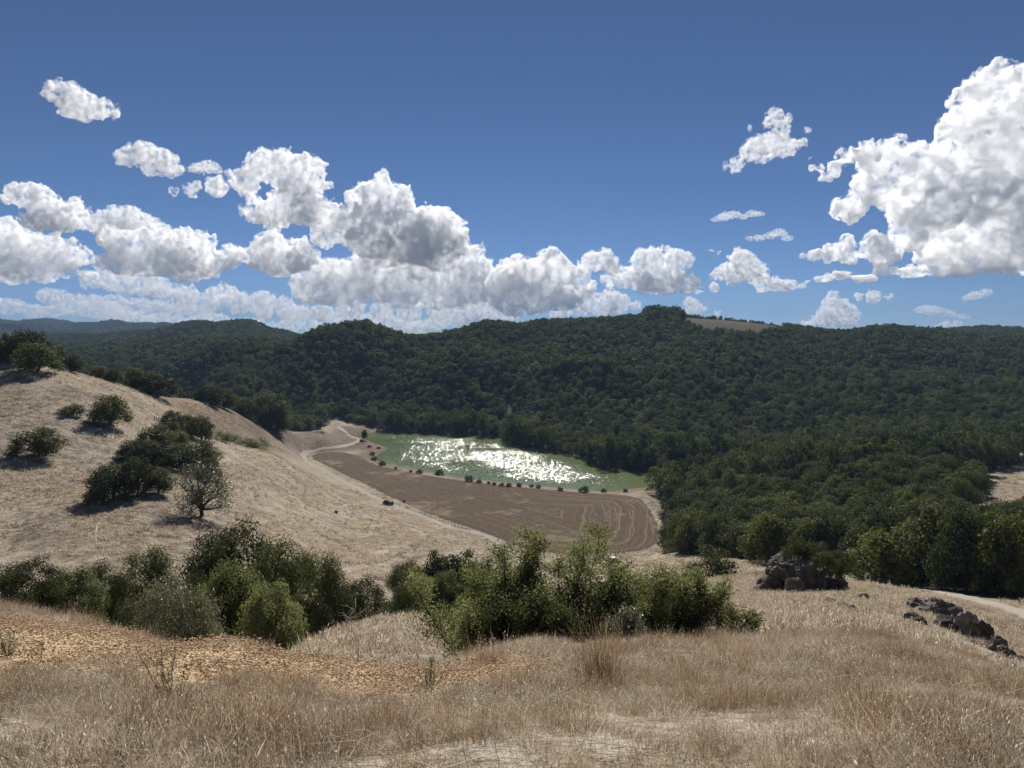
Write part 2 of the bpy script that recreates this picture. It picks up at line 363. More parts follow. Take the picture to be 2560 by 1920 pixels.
SHORE_B = smooth(16, 7, dl) * (GY > 280) * (GY < 470)
bra = np.maximum(np.clip(0.5 - sdist(BROWN, GX, GY).reshape(GX.shape) / 16, 0, 1) * (GY < 500), np.clip(0.5 - sdist(BALD, GX, GY).reshape(GX.shape) / 12, 0, 1))  # bald summit: its backlit shade is put into the ground colour
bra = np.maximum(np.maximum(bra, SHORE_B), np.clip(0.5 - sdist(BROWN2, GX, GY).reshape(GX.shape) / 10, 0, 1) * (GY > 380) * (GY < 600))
gv = np.stack([GX, GY, GZ], -1).reshape(-1, 3)
idx = np.arange(NS * NQ).reshape(NQ, NS)
gf = np.stack([idx[:-1, :-1], idx[:-1, 1:], idx[1:, 1:], idx[1:, :-1]], -1).reshape(-1, 4)
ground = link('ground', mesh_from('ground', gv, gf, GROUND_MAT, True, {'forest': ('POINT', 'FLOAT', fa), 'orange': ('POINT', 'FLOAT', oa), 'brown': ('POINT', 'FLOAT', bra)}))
tag(ground, 'rolling hills of dry summer grass around the green lake', kind='structure')
# the same ground goes on behind and beside the viewer
bx, by = np.meshgrid(np.linspace(-60, 60, 41), np.linspace(-80, -8.6, 25))
zz = EYE - 1.5 - 0.10 * np.abs(bx) * smooth(6, 40, np.abs(bx)) + 0.04 * (-by - 8) + 0.1 * fbm(bx / 6, by / 6, octs=3, seed=9) - 0.25
bidx = np.arange(bx.size).reshape(bx.shape)
bf = np.stack([bidx[:-1, :-1], bidx[:-1, 1:], bidx[1:, 1:], bidx[1:, :-1]], -1).reshape(-1, 4)
hb = link('hilltop_ground', mesh_from('hilltop_ground', np.stack([bx, by, zz], -1).reshape(-1, 3), bf, GROUND_MAT, True)); tag(hb, 'dry grass of the hilltop behind the viewpoint', kind='structure')

# ------------------------------------------------------------------ lake
def water_material():
    m = MT('lake_water'); co = m.coord('Object')
    alg = m.noise(co, 0.018, 4, 0.6, 0.8)
    col = m.ramp(alg, [(0.35, (0.115, 0.145, 0.050)), (0.6, (0.155, 0.190, 0.085))])
    # wind ripples: facets tilted at random, about a step wide; calmer streaks near the shore
    def facets(scale, sx, sy):
        mp = m.node('Mapping'); mp.inputs['Scale'].default_value = (sx, sy, 1.0); m.l(co, mp.inputs['Vector'])
        n = m.node('TexNoise'); n.inputs['Scale'].default_value = scale; n.inputs['Detail'].default_value = 1.5; m.l(mp.outputs[0], n.inputs['Vector'])
        v = m.node('VectorMath', operation='SUBTRACT'); m.l(n.outputs['Color'], v.inputs[0]); v.inputs[1].default_value = (0.5, 0.5, 0.5); return v.outputs[0]
    a = m.node('VectorMath', operation='ADD'); m.l(facets(1.5, 1.0, 0.45), a.inputs[0]); m.l(facets(3.6, 1.0, 0.5), a.inputs[1])
    calm = m.ramp(m.noise(co, 0.022, 3, 0.5, 0.6), [(0.34, 0.45), (0.52, 1.0)])
    sh = m.ramp(m.attr('depth').outputs['Fac'], [(0.04, 0.15), (0.30, 1.0)])
    k = m.math('MULTIPLY', m.math('MULTIPLY', calm, sh), WAVE)
    s1 = m.node('VectorMath', operation='SCALE'); m.l(a.outputs[0], s1.inputs[0]); m.l(k, s1.inputs['Scale'])
    fl = m.node('VectorMath', operation='MULTIPLY'); m.l(s1.outputs[0], fl.inputs[0]); fl.inputs[1].default_value = (1, 1, 0)
    up = m.node('VectorMath', operation='ADD'); m.l(fl.outputs[0], up.inputs[0]); up.inputs[1].default_value = (0, 0, 1)
    nz = m.node('VectorMath', operation='NORMALIZE'); m.l(up.outputs[0], nz.inputs[0])
    p = m.principled(col, 0.09, 0.5, nz.outputs[0]); p.inputs['IOR'].default_value = 1.33
    return m.done(p)
WAVE = 0.92
lx, ly = np.meshgrid(np.arange(LAKE[:, 0].min() - 4, LAKE[:, 0].max() + 4, 4.0), np.arange(LAKE[:, 1].min() - 4, LAKE[:, 1].max() + 4, 4.0))
ld = -sdist(LAKE, lx, ly).reshape(lx.shape); li = np.arange(lx.size).reshape(lx.shape)
lf = np.stack([li[:-1, :-1], li[:-1, 1:], li[1:, 1:], li[1:, :-1]], -1)[ld[:-1, :-1] > -9]
lu = np.unique(lf); lr = np.full(lx.size, -1); lr[lu] = np.arange(len(lu))
lake = link('lake', mesh_from('lake', np.stack([lx, ly, np.zeros_like(lx)], -1).reshape(-1, 3)[lu], lr[lf], water_material(), True, {'depth': ('POINT', 'FLOAT', np.clip(ld.ravel()[lu] / 60, 0, 1))}))
tag(lake, 'green algae coloured lake glittering in the sun', kind='structure')

# ------------------------------------------------------------------ ploughed field
def field_material():
    m = MT('field_soil'); co = m.coord('Object'); e = m.attr('edge').outputs['Fac']
    warpn = m.noise(co, 0.02, 3, 0.5); wob = m.noise(co, 0.25, 4, 0.6)
    ph = m.math('ADD', e, m.math('MULTIPLY', warpn, 14.0))
    comb = m.node('CombineXYZ'); m.l(m.math('MULTIPLY', ph, 1.0), comb.inputs[0])
    lines = m.noise(comb.outputs[0], 0.55, 5, 0.75)
    comb2 = m.node('CombineXYZ'); m.l(m.math('ADD', e, m.math('MULTIPLY', wob, 1.2)), comb2.inputs[0]); lines2 = m.noise(comb2.outputs[0], 0.6, 5, 0.8)
    patch = m.noise(co, 0.035, 5, 0.65, 0.8); fine = m.noise(co, 1.2, 5, 0.7)
    soil = m.ramp(fine, [(0.3, (0.054, 0.036, 0.023)), (0.5, (0.090, 0.062, 0.041)), (0.72, (0.148, 0.108, 0.074))])
    straw = m.ramp(fine, [(0.3, (0.20, 0.155, 0.10)), (0.7, (0.42, 0.345, 0.24))])
    right = m.attr('tracks').outputs['Fac']
    k = m.ramp(lines, [(0.50, 0.0), (0.60, 0.55), (0.70, 0.9)])
    k2 = m.math('MULTIPLY', m.ramp(lines2, [(0.53, 0.0), (0.62, 1.0)]), m.ramp(m.noise(co, 0.09, 4, 0.65), [(0.40, 0.15), (0.6, 1.0)]))
    kk = m.math('MAXIMUM', m.math('MULTIPLY', k, m.math('ADD', m.math('MULTIPLY', right, 0.45), 0.30)), m.math('MULTIPLY', k2, m.math('MULTIPLY', right, 0.75)))
    kp = m.ramp(m.math('ADD', patch, m.math('MULTIPLY', m.math('SUBTRACT', wob, 0.5), 0.35)), [(0.55, 0.0), (0.70, 0.6)])
    kk = m.math('MAXIMUM', kk, kp)
    col = m.mix(kk, soil, straw)
    nrm = m.bump(m.math('ADD', m.math('MULTIPLY', lines, 0.5), m.math('MULTIPLY', fine, 0.25)), 0.6, 0.6)
    return m.done(m.principled(col, 0.95, 0.05, nrm))
fx = np.arange(FIELD[:, 0].min() - 3, FIELD[:, 0].max() + 3, 1.0); fy = np.arange(FIELD[:, 1].min() - 3, FIELD[:, 1].max() + 3, 1.25)
FX, FY = np.meshgrid(fx, fy); fd = sdist(FIELD, FX, FY).reshape(FX.shape)
FZ = H(FX, FY) + 0.14 * np.clip(-fd / 2.2 + 0.3 * fbm(FX / 3, FY / 3, octs=2, seed=2), -1, 1)
fid = np.arange(FX.size).reshape(FX.shape); keep = (fd[:-1, :-1] < 2.5)
ff = np.stack([fid[:-1, :-1], fid[:-1, 1:], fid[1:, 1:], fid[1:, :-1]], -1)[keep]
used = np.unique(ff); remap = np.full(FX.size, -1); remap[used] = np.arange(len(used))
tr = smooth(0, 45, (FX + 12) + 0.0 * FY) * (0.45 + 0.55 * smooth(45, 8, -fd) if False else 1)
fobj = link('field', mesh_from('field', np.stack([FX, FY, FZ], -1).reshape(-1, 3)[used], remap[ff], field_material(), True,
            {'edge': ('POINT', 'FLOAT', -fd.ravel()[used]), 'tracks': ('POINT', 'FLOAT', tr.ravel()[used])}))
tag(fobj, 'brown ploughed field with curving tyre tracks beside the lake', kind='structure')

# ------------------------------------------------------------------ road and trails
def dirt_material(name, a, b, ruts):
    m = MT(name); co = m.coord('Object'); u = m.math('ABSOLUTE', m.attr('u').outputs['Fac'])
    n = m.noise(co, 1.1, 5, 0.7); n2 = m.noise(co, 0.55, 5, 0.7); col = m.ramp(n, [(0.3, a), (0.7, b)])
    grass = m.ramp(n, [(0.3, (0.15, 0.115, 0.083)), (0.7, (0.34, 0.28, 0.21))])
    uu = m.math('ADD', u, m.math('MULTIPLY', m.math('SUBTRACT', n2, 0.5), 0.30))
    verge = m.ramp(uu, [(0.36, 0.0), (0.47, 1.0)]); col = m.mix(verge, col, grass)
    if ruts:
        mid = m.ramp(uu, [(0.02, 0.35), (0.10, 0.0)]); col = m.mix(mid, col, grass)
    return m.done(m.principled(col, 0.95, 0.05, m.bump(n, 0.4, 0.15)))
ROAD_MAT = dirt_material('road_gravel', (0.27, 0.24, 0.20), (0.40, 0.36, 0.305), True)
TRAIL_MAT = dirt_material('trail_dust', (0.30, 0.25, 0.19), (0.44, 0.375, 0.29), False)
def resample(pts, step):
    p = np.array([(v[0], v[1]) for v in pts], float)
    # Catmull-Rom, then even steps
    q = []
    for i in range(len(p) - 1):
        a, b, c, d = p[max(i - 1, 0)], p[i], p[i + 1], p[min(i + 2, len(p) - 1)]
        for t in np.linspace(0, 1, 24, endpoint=False):
            q.append(0.5 * ((2 * b) + (c - a) * t + (2 * a - 5 * b + 4 * c - d) * t * t + (3 * b - a - 3 * c + d) * t ** 3))
    q.append(p[-1]); q = np.array(q)
    s = np.concatenate([[0], np.cumsum(np.hypot(*np.diff(q, axis=0).T))]); n = max(2, int(s[-1] / step))
    u = np.linspace(0, s[-1], n); return np.stack([np.interp(u, s, q[:, 0]), np.interp(u, s, q[:, 1])], -1)
def ribbon(name, pts, width, lift, mat, step=1.2, across=5, seed=0):
    c = resample(pts, step); d = np.gradient(c, axis=0); d /= np.hypot(d[:, 0], d[:, 1])[:, None] + 1e-9
    nrm = np.stack([-d[:, 1], d[:, 0]], -1); n = len(c); wv = width * (1 + 0.22 * vnoise(np.arange(n) * 0.35, np.full(n, seed), seed=seed))
    P = []; us = np.tile(np.linspace(-0.5, 0.5, across), n)
    for k in np.linspace(-0.5, 0.5, across):
        xy = c + nrm * (k * wv + 0.08 * width * vnoise(np.arange(n) * 0.8, np.full(n, 5 + k * 9), seed=seed + 3))[:, None]
        z = H(xy[:, 0], xy[:, 1]) + lift * (1.0 if abs(k) < 0.45 else -0.2)
        P.append(np.column_stack([xy, z]))
    P = np.stack(P, 1); i = np.arange(n * across).reshape(n, across)
    f = np.stack([i[:-1, :-1], i[:-1, 1:], i[1:, 1:], i[1:, :-1]], -1).reshape(-1, 4)
    return link(name, mesh_from(name, P.reshape(-1, 3), f, mat, True, {'u': ('POINT', 'FLOAT', us)}))
ROAD_PTS = [below(842, 560), below(846, 548), hit(880, 1092), hit(897, 1101, 430), hit(850, 1117, 400), hit(800, 1124, 395), hit(768, 1132, 390), hit(757, 1142, 370), hit(766, 1153, 350), hit(800, 1171, 330), hit(850, 1200, 310), hit(920, 1236, 270), hit(1000, 1272, 250), hit(1060, 1294, 230), hit(1130, 1320, 215), hit(1185, 1332, 205), hit(1230, 1348, 200), hit(1265, 1374, 190),
            below(1320, 190), below(1400, 172), below(1500, 150), below(1600, 132), below(1700, 118), below(1800, 106), below(1900, 97), below(2000, 94), below(2120, 93), below(2230, 92), hit(2320, 1474, 60), hit(2400, 1492, 55), hit(2480, 1513, 50), hit(2560, 1533, 45), below(2700, 57), below(2900, 50)]
road = ribbon('road', ROAD_PTS, 3.7, 0.16, ROAD_MAT, 1.0, 7); tag(road, 'pale dirt road winding past the field to the lake', kind='structure')
for i, (pts, wdt) in enumerate([([(563, 1209), (633, 1217), (664, 1232), (714, 1255), (791, 1273)], 1.0), ([(610, 1155), (664, 1178), (695, 1201)], 0.5), ([(247, 1305), (239, 1332), (241, 1362)], 0.35), ([(316, 1286), (370, 1294), (424, 1305)], 0.35),
        ([(268, 1063), (267, 1080), (273, 1096)], 0.4), ([(285, 1070), (283, 1086), (281, 1100)], 0.4), ([(312, 1076), (312, 1092), (292, 1110)], 0.4), ([(845, 1268), (930, 1250), (985, 1262)], 1.2), ([(900, 1230), (960, 1260), (1050, 1290), (1180, 1322)], 0.8)]):
    o = ribbon('path', [hit(a, b, 85) for a, b in pts], wdt, 0.07, TRAIL_MAT, 0.8, 4, seed=i)
    tag(o, None, kind='structure')
# ------------------------------------------------------------------ clouds
# every cumulus is a closed, billowing mesh filled with an even scattering medium; sizes are given as sight-line angles and set at a real distance
ZS = 2212 / 1300.0
CD, CG = 0.16, 0.28
CLOUDS = [
 # name, origin x of its zoom, distance, depth factor, billow, puffs (x, y, radius)
 ('small oval white cloud high above the grass hill', 0, 4200, 0.15, [(260, 170, 45), (330, 178, 55), (395, 195, 45), (445, 212, 26), (300, 200, 36), (350, 210, 34)]),
 ('small white cloud below and to one side of the highest one', 0, 4600, 0.16, [(560, 425, 40), (630, 415, 52), (700, 430, 46), (740, 448, 24), (640, 450, 36), (530, 445, 20)]),
 ('tiny ragged cloud scrap between two white clouds', 0, 4600, 0.12, [(850, 462, 18), (885, 460, 24), (915, 470, 14), (968, 466, 11), (820, 480, 10)]),
 ('long sloping white cloud with a tapering tail', 0, 5600, 0.2, [(1120, 455, 62), (1200, 470, 80), (1290, 490, 75), (1350, 500, 36), (1050, 530, 58), (950, 560, 40), (850, 577, 30), (780, 592, 18), (1390, 525, 16), (1250, 590, 90), (1180, 640, 80), (1300, 655, 80), (1090, 680, 34), (1340, 450, 24), (1060, 640, 30)]),
 ('tall cauliflower cloud tower above the forested ridge', 0, 6800, 0.3, [(1620, 545, 58), (1570, 580, 55), (1700, 570, 46), (1725, 615, 44), (1540, 660, 66), (1650, 680, 100), (1500, 720, 80), (1600, 760, 110), (1440, 690, 55), (1720, 740, 90), (1380, 740, 64), (1640, 820, 90), (1760, 810, 80), (1530, 600, 40)]),
 ('lumpy cloud shoulder beside the tall cloud tower', 0, 7200, 0.26, [(1870, 700, 60), (1930, 680, 42), (1840, 755, 85), (1915, 780, 66), (1790, 800, 78), (1850, 830, 80), (1950, 730, 30)]),
 ('heaped grey and white cloud over the middle of the grass hill', 0, 6200, 0.26, [(760, 775, 55), (690, 790, 64), (850, 785, 46), (600, 780, 54), (800, 850, 90), (700, 840, 90), (560, 830, 54), (500, 780, 44), (530, 870, 60), (620, 880, 62), (465, 765, 26), (880, 870, 56), (950, 850, 40), (780, 905, 60), (470, 880, 30)]),
 ('rounded cloud at the edge above the hilltop oaks', 0, 6000, 0.22, [(110, 585, 42), (165, 598, 56), (230, 640, 60), (300, 590, 30), (310, 640, 36), (180, 690, 56), (260, 700, 46), (70, 600, 26)]),
 ('broad pale cloud low over the hilltop oaks', 0, 6600, 0.24, [(-60, 770, 90), (50, 780, 80), (150, 800, 70), (230, 800, 60), (300, 830, 46), (60, 870, 80), (170, 890, 60), (250, 880, 44), (352, 832, 14), (340, 905, 24), (-50, 880, 90), (0, 730, 50), (70, 930, 50)]),
 ('thin soft cloud joining the two heaps at the side', 0, 6400, 0.14, [(560, 680, 50), (480, 695, 46), (620, 692, 36), (390, 705, 28), (400, 670, 14), (335, 712, 18), (520, 650, 30), (430, 715, 26)]),
 ('dark bottomed cloud lump left of the tall tower', 0, 6600, 0.24, [(1150, 775, 50), (1115, 830, 44), (1200, 840, 74), (1280, 830, 56), (1095, 865, 24), (1250, 872, 46), (1050, 822, 28), (1000, 830, 34), (1170, 880, 36), (1160, 750, 28)]),
 ('long low cloud band trailing down towards the ridge', 0, 9000, 0.16, [(440, 945, 28), (500, 950, 42), (575, 960, 46), (650, 965, 42), (720, 980, 38), (800, 1005, 42), (900, 1020, 50), (1000, 1020, 46), (1100, 1032, 50), (1200, 1045, 42), (1260, 1062, 34), (950, 985, 34), (850, 1030, 30), (680, 940, 24)]),
 ('wide bank of merged grey clouds behind the forested ridge', 0, 8200, 0.24, [(1350, 960, 74), (1450, 950, 90), (1600, 930, 110), (1750, 920, 115), (1900, 900, 110), (2020, 860, 66), (1980, 830, 50), (1700, 1010, 76), (1850, 1000, 84), (2000, 960, 84), (2085, 980, 70), (1500, 1010, 50), (1400, 1015, 50), (2060, 905, 46), (1560, 860, 60), (1300, 990, 40), (1950, 1020, 60)]),
 ('bright billowing cloud over the low point of the ridge', 0, 7800, 0.24, [(2160, 900, 54), (2205, 870, 44), (2150, 980, 80), (2225, 950, 70), (2245, 1010, 74), (2280, 890, 54), (2350, 880, 56), (2400, 900, 48), (2340, 960, 84), (2450, 950, 52), (2480, 1000, 46), (2280, 1030, 70), (2400, 1030, 54), (2510, 960, 26), (2200, 1070, 60)]),
 ('row of low clouds along the horizon above the distant hills', 0, 15000, 0.14, [(-60, 1045, 34), (20, 1035, 32), (70, 1045, 30), (130, 1062, 32), (220, 1072, 28), (300, 1072, 28), (380, 1065, 30), (455, 1068, 38), (520, 1085, 34), (590, 1098, 32), (660, 1105, 28), (730, 1112, 24), (800, 1118, 26), (860, 1092, 28), (900, 1112, 34), (980, 1120, 22), (1050, 1110, 24), (1130, 1130, 20)]),
 ('low broken clouds showing just above the forested ridge', 0, 15500, 0.14, [(1250, 1128, 24), (1312, 1085, 22), (1350, 1128, 26), (1440, 1100, 34), (1540, 1110, 34), (1650, 1110, 30), (1750, 1128, 32), (1900, 1092, 34), (1800, 1158, 26), (2000, 1062, 42), (1500, 1148, 26), (1850, 1120, 28), (1960, 1110, 30), (2060, 1090, 30), (1600, 1150, 24), (1690, 1155, 24)]),
 ('layered grey cloud bank low behind the forested ridge', 0, 12500, 0.2, [(1150, 1078, 34), (1250, 1088, 36), (1380, 1072, 40), (1500, 1066, 42), (1620, 1066, 40), (1740, 1076, 42), (1860, 1062, 40), (1980, 1034, 44), (2080, 1052, 40), (2170, 1080, 34)]),
 ('pale cloud streak between the band and the distant hills', 0, 13000, 0.16, [(240, 1018, 22), (320, 1026, 24), (560, 1036, 26), (650, 1046, 28), (740, 1056, 28), (840, 1062, 26), (420, 1030, 24), (370, 1029, 24), (480, 1034, 25), (520, 1036, 26), (280, 1022, 22), (605, 1041, 26), (695, 1051, 26), (790, 1060, 26)]),
 ('flat scrap of cloud low over the distant hills', 0, 11000, 0.10, [(185, 995, 12), (215, 986, 18), (250, 990, 16), (290, 996, 10)]),
 ('broad ragged cloud left of the grassy summit', 1260, 7600, 0.2, [(380, 858, 38), (430, 860, 40), (330, 880, 28), (470, 882, 30), (600, 848, 46), (655, 845, 44), (720, 860, 38), (770, 860, 28), (580, 920, 56), (680, 930, 60), (760, 965, 42), (700, 975, 46), (610, 965, 44), (500, 925, 42), (450, 930, 32), (820, 985, 18), (890, 970, 20), (870, 810, 14), (900, 825, 12)]),
 ('low bright cloud touching the ridge left of the summit oaks', 1260, 9500, 0.2, [(380, 1030, 30), (440, 1005, 30), (500, 1030, 32), (330, 1050, 30), (420, 1060, 36), (270, 1070, 26), (555, 1052, 18), (470, 1070, 30), (220, 1085, 22)]),
 ('small cloud rising behind the summit oaks', 1260, 9500, 0.16, [(795, 1035, 26), (825, 1055, 24), (790, 1065, 20), (905, 1080, 12), (850, 1060, 12)]),
 ('rounded white cloud over the bare summit', 1260, 7000, 0.22, [(1010, 860, 44), (960, 900, 42), (1050, 900, 46), (915, 908, 26), (1090, 930, 34), (1150, 962, 34), (1200, 972, 28), (1100, 985, 20), (1250, 972, 14), (990, 930, 24)]),
 ('wispy two tiered cloud high over the ridge', 1260, 4600, 0.15, [(1150, 365, 50), (1080, 390, 50), (1000, 425, 26), (1200, 380, 34), (1255, 368, 18), (1150, 262, 26), (1200, 243, 18), (1115, 282, 18), (1282, 288, 12), (955, 440, 14), (1288, 425, 7), (1170, 300, 22), (1045, 270, 9)]),
 ('thin flat cloud scrap, upper of two below the wispy cloud', 1260, 5600, 0.10, [(905, 672, 11), (940, 664, 17), (975, 660, 16), (1015, 668, 11), (1050, 654, 14), (1080, 662, 11)]),
 ('thin flat cloud scrap, lower of two below the wispy cloud', 1260, 5600, 0.10, [(1050, 760, 10), (1090, 754, 14), (1130, 748, 14), (1168, 735, 17), (1200, 757, 13)]),
 ('giant towering cumulus with a dark grey base', 1260, 4300, 0.42, [(2140, 160, 66), (2020, 185, 70), (2200, 180, 70), (1960, 220, 76), (1920, 275, 70), (2080, 270, 105), (2190, 330, 100), (1900, 330, 74), (1852, 345, 34), (1990, 370, 105), (2100, 430, 130), (2210, 480, 130), (1660, 350, 38), (1695, 345, 26), (1560, 370, 40), (1495, 390, 40), (1450, 425, 28), (1375, 415, 26), (1400, 455, 26), (1600, 420, 70), (1720, 450, 84), (1850, 460, 105), (1560, 510, 54), (1510, 600, 54), (1470, 622, 30), (1540, 640, 34), (1620, 560, 66), (1720, 580, 86), (1850, 600, 115), (1980, 620, 140), (2120, 650, 170), (2230, 700, 160), (1700, 650, 44), (1800, 690, 66), (1750, 740, 72), (1600, 775, 52), (1500, 795, 50), (1430, 785, 42), (1370, 795, 26), (1850, 780, 84), (1980, 790, 105), (2120, 820, 115), (2240, 860, 100), (1650, 820, 62), (1480, 925, 42), (1400, 935, 38), (1560, 945, 42), (1650, 905, 48), (1750, 912, 52), (1850, 902, 54), (1950, 915, 62), (2080, 930, 56), (2200, 935, 50), (1340, 960, 15), (1310, 790, 13), (2330, 300, 120), (2350, 550, 160), (2360, 800, 150)]),
 ('puffy cloud column rising from the ridge below the giant cloud', 1260, 9000, 0.22, [(1400, 1040, 30), (1440, 1062, 36), (1390, 1085, 40), (1465, 1098, 36), (1350, 1112, 30), (1500, 1010, 16), (1555, 1008, 24), (1600, 1012, 14), (1400, 1000, 18), (1300, 1118, 16), (1420, 1115, 34)]),
 ('small cloud scrap hanging under the giant dark base', 1260, 6000, 0.12, [(1975, 1012, 11), (2005, 1002, 18), (2040, 992, 15)]),
 ('slanting little cloud low over the far end of the ridge', 1260, 9000, 0.14, [(1795, 1058, 17), (1835, 1066, 19), (1885, 1078, 17), (1935, 1090, 11), (1960, 1097, 7)]),
 ('low cloud peeping over the dip in the ridge', 1260, 11000, 0.16, [(1880, 1130, 20), (1920, 1122, 15), (1850, 1140, 14)]),
]
def cloud_material(name, dens, size, soft):
    """scattering vapour, torn by turbulence; size: metres of one billow"""
    m = MT(name); v = m.node('VolumeScatter'); v.inputs['Color'].default_value = (0.95, 0.953, 0.96, 1); v.inputs['Anisotropy'].default_value = CG
    co = m.coord('Object'); n = m.noise(co, 1.0 / size, 5, 0.56, 0.5)
    m.l(m.math('MULTIPLY', m.ramp(n, [(ER0, 0.0), (ER1 + soft, 1.0)]), dens), v.inputs['Density'])
    m.l(v.outputs[0], m.out.inputs['Volume'])
    m.m.cycles.volume_step_rate = VSTEP
    return m.m
ER0, ER1, VSTEP = 0.45, 0.64, 1.5
def ico(sub):
    bm = bmesh.new(); bmesh.ops.create_icosphere(bm, subdivisions=sub, radius=1.0)
    v = np.array([x.co[:] for x in bm.verts]); f = np.array([[y.index for y in x.verts] for x in bm.faces]); bm.free(); return v, f
IV, IF = ico(2); JV, JF = ico(1)
def remesh(V, Fc, vox):
    me = mesh_from('tmp', V, Fc); o = link('tmp', me)
    md = o.modifiers.new('r', 'REMESH'); md.mode = 'VOXEL'; md.voxel_size = vox; md.adaptivity = 0
    dg = bpy.context.evaluated_depsgraph_get(); ev = o.evaluated_get(dg); em = ev.to_mesh()
    n = len(em.vertices); v = np.empty(n * 3, np.float32); em.vertices.foreach_get('co', v); v = v.reshape(-1, 3).astype(float)
    nr = np.empty(n * 3, np.float32); em.vertices.foreach_get('normal', nr); nr = nr.reshape(-1, 3).astype(float)
    q = np.empty(len(em.polygons) * 4, np.int32); em.loops.foreach_get('vertex_index', q); q = q.reshape(-1, 4)
    ev.to_mesh_clear(); bpy.data.objects.remove(o); bpy.data.meshes.remove(me)
    return v, nr, q
def billow(v, nr, i, k, levels):
    for sc_, am in levels:
        a = np.abs(vnoise(v[:, 0] / sc_ / k, v[:, 1] / sc_ / k, v[:, 2] / sc_ / k, seed=i * 7 + int(sc_)))
        v = v + nr * ((0.36 - a) * am * k)[:, None]
    return v
def spheres(L, bv, bf, squash):
    V = (bv[None] * L[:, None, 3:4] * np.array(squash) + L[:, None, :3]).reshape(-1, 3)
    return V, (bf[None] + (np.arange(len(L)) * len(bv))[:, None, None]).reshape(-1, 3)
def make_cloud(i, label, ox, dist, thin, puffs):
    rg = np.random.default_rng(100 + i)
    P = np.array(puffs, float); cx, cyy = P[:, 0].mean(), P[:, 1].mean()
    Rm = P[:, 2].max(); k = min(1.0, Rm / 60.0); flat = thin <= 0.145
    big, small = [], []
    for x, y, r in P:
        dz = rg.normal(0, 0.85 if Rm < 90 else 0.42) * Rm
        big.append((x - cx, dz, -(y - cyy), r * (1.22 if Rm < 90 else 1.06)))
        for _ in range(int(8 + r / 6)):
            d = rg.normal(size=3); d[2] += 0.35; d[1] *= 0.9; d /= np.linalg.norm(d)
            if d[2] < -0.3 and rg.random() < 0.5: continue
            rr = r * rg.uniform(0.2, 0.46); c = np.array([x - cx, dz, -(y - cyy)]) + d * (r * 1.0 - rr * 0.15)
            small.append((*c, rr))
            for _ in range(5):
                e = rg.normal(size=3) + d * 0.9; e /= np.linalg.norm(e); r3 = rr * rg.uniform(0.25, 0.5)
                small.append((*(c + e * (rr * 0.95)), r3))
    sq = (1.75, 1.2, 0.85) if flat else (1.04, 1.0, 0.95)
    V1, F1 = spheres(np.array(big), IV, IF, sq); V2, F2 = spheres(np.array(small), JV, JF, sq)
    V = np.concatenate([V1, V2]); Fc = np.concatenate([F1, F2 + len(V1)])
    # ragged outline: bend the whole heap through turbulent noise before skinning it
    for sc_, am in ((60, 14), (24, 11), (10, 5.5)):
        V = V + am * k * np.stack([vnoise(V[:, 0] / sc_ / k, V[:, 1] / sc_ / k, V[:, 2] / sc_ / k, seed=i * 11 + j) for j in range(3)], -1)
    v, nr, q = remesh(V, Fc, float(np.clip(Rm / 9.5, 2.0, 8.0)))
    v = billow(v, nr, i, k, ((34.0, 17.0), (16.0, 10.0), (8.0, 5.0)))
    if thin >= 0.2:                                      # flat bases
        zb = np.percentile(v[:, 2], 13); v[:, 2] = np.where(v[:, 2] < zb, zb + (v[:, 2] - zb) * 0.45, v[:, 2])
    s = dist / (ZS * F)                                  # metres per unit at that distance
    c = at(ox + cx / ZS, 150 + cyy / ZS, dist)
    dens = thin * CD / s * (60.0 / max(Rm, 24.0)) ** 0.35
    o = link('cloud', mesh_from('cloud', v * s, q, cloud_material('cloud_vapour', dens * 5.5, s * max(Rm, 20.0) * (0.42 if Rm < 90 else 0.30), 0.16 if thin <= 0.16 else 0.06), True), loc=c)
    o.rotation_euler = (0, 0, -math.atan2(c.x, c.y))
    tag(o, label, 'cloud', 'cumulus clouds')
    return len(q)

tot = sum(make_cloud(i, lb, ox, ds, th, pf) for i, (lb, ox, ds, th, pf) in enumerate(CLOUDS))
print('cloud quads', tot)
# ------------------------------------------------------------------ foliage materials
def leaf_material(name, dark, mid, light, trans=0.38, gloss=0.3, rough=0.5, each=0.38):
    m = MT(name); v = m.attr('var').outputs['Fac']; oi = m.node('ObjectInfo')
    k = m.math('ADD', m.math('MULTIPLY', v, 1 - each), m.math('MULTIPLY', oi.outputs['Random'], each))
    col = m.ramp(k, [(0.15, dark), (0.5, mid), (0.88, light)])
    p = m.principled(col, rough, gloss)
    t = m.node('BsdfTranslucent'); m.l(m.mix(1.0, col, (1.40, 1.45, 0.95), 'MULTIPLY'), t.inputs['Color'])
    mx = m.node('MixShader'); mx.inputs[0].default_value = trans
    m.l(p.outputs[0], mx.inputs[1]); m.l(t.outputs[0], mx.inputs[2]); return m.done(mx)
LEAF_OAK = leaf_material('leaf_oak', (0.030, 0.040, 0.020), (0.068, 0.082, 0.035), (0.135, 0.143, 0.058), 0.27, 0.10, 0.65)
LEAF_FAR = leaf_material('leaf_forest', (0.032, 0.046, 0.024), (0.076, 0.096, 0.046), (0.185, 0.200, 0.084), 0.22, 0.15, 0.7, 0.5)
LEAF_YELLOW = leaf_material('leaf_yellow_green', (0.050, 0.066, 0.016), (0.095, 0.112, 0.026), (0.165, 0.172, 0.048), 0.30, 0.12, 0.6)
LEAF_GREY = leaf_material('leaf_grey_green', (0.070, 0.075, 0.045), (0.120, 0.122, 0.080), (0.220, 0.215, 0.165), 0.3, 0.5, 0.4)
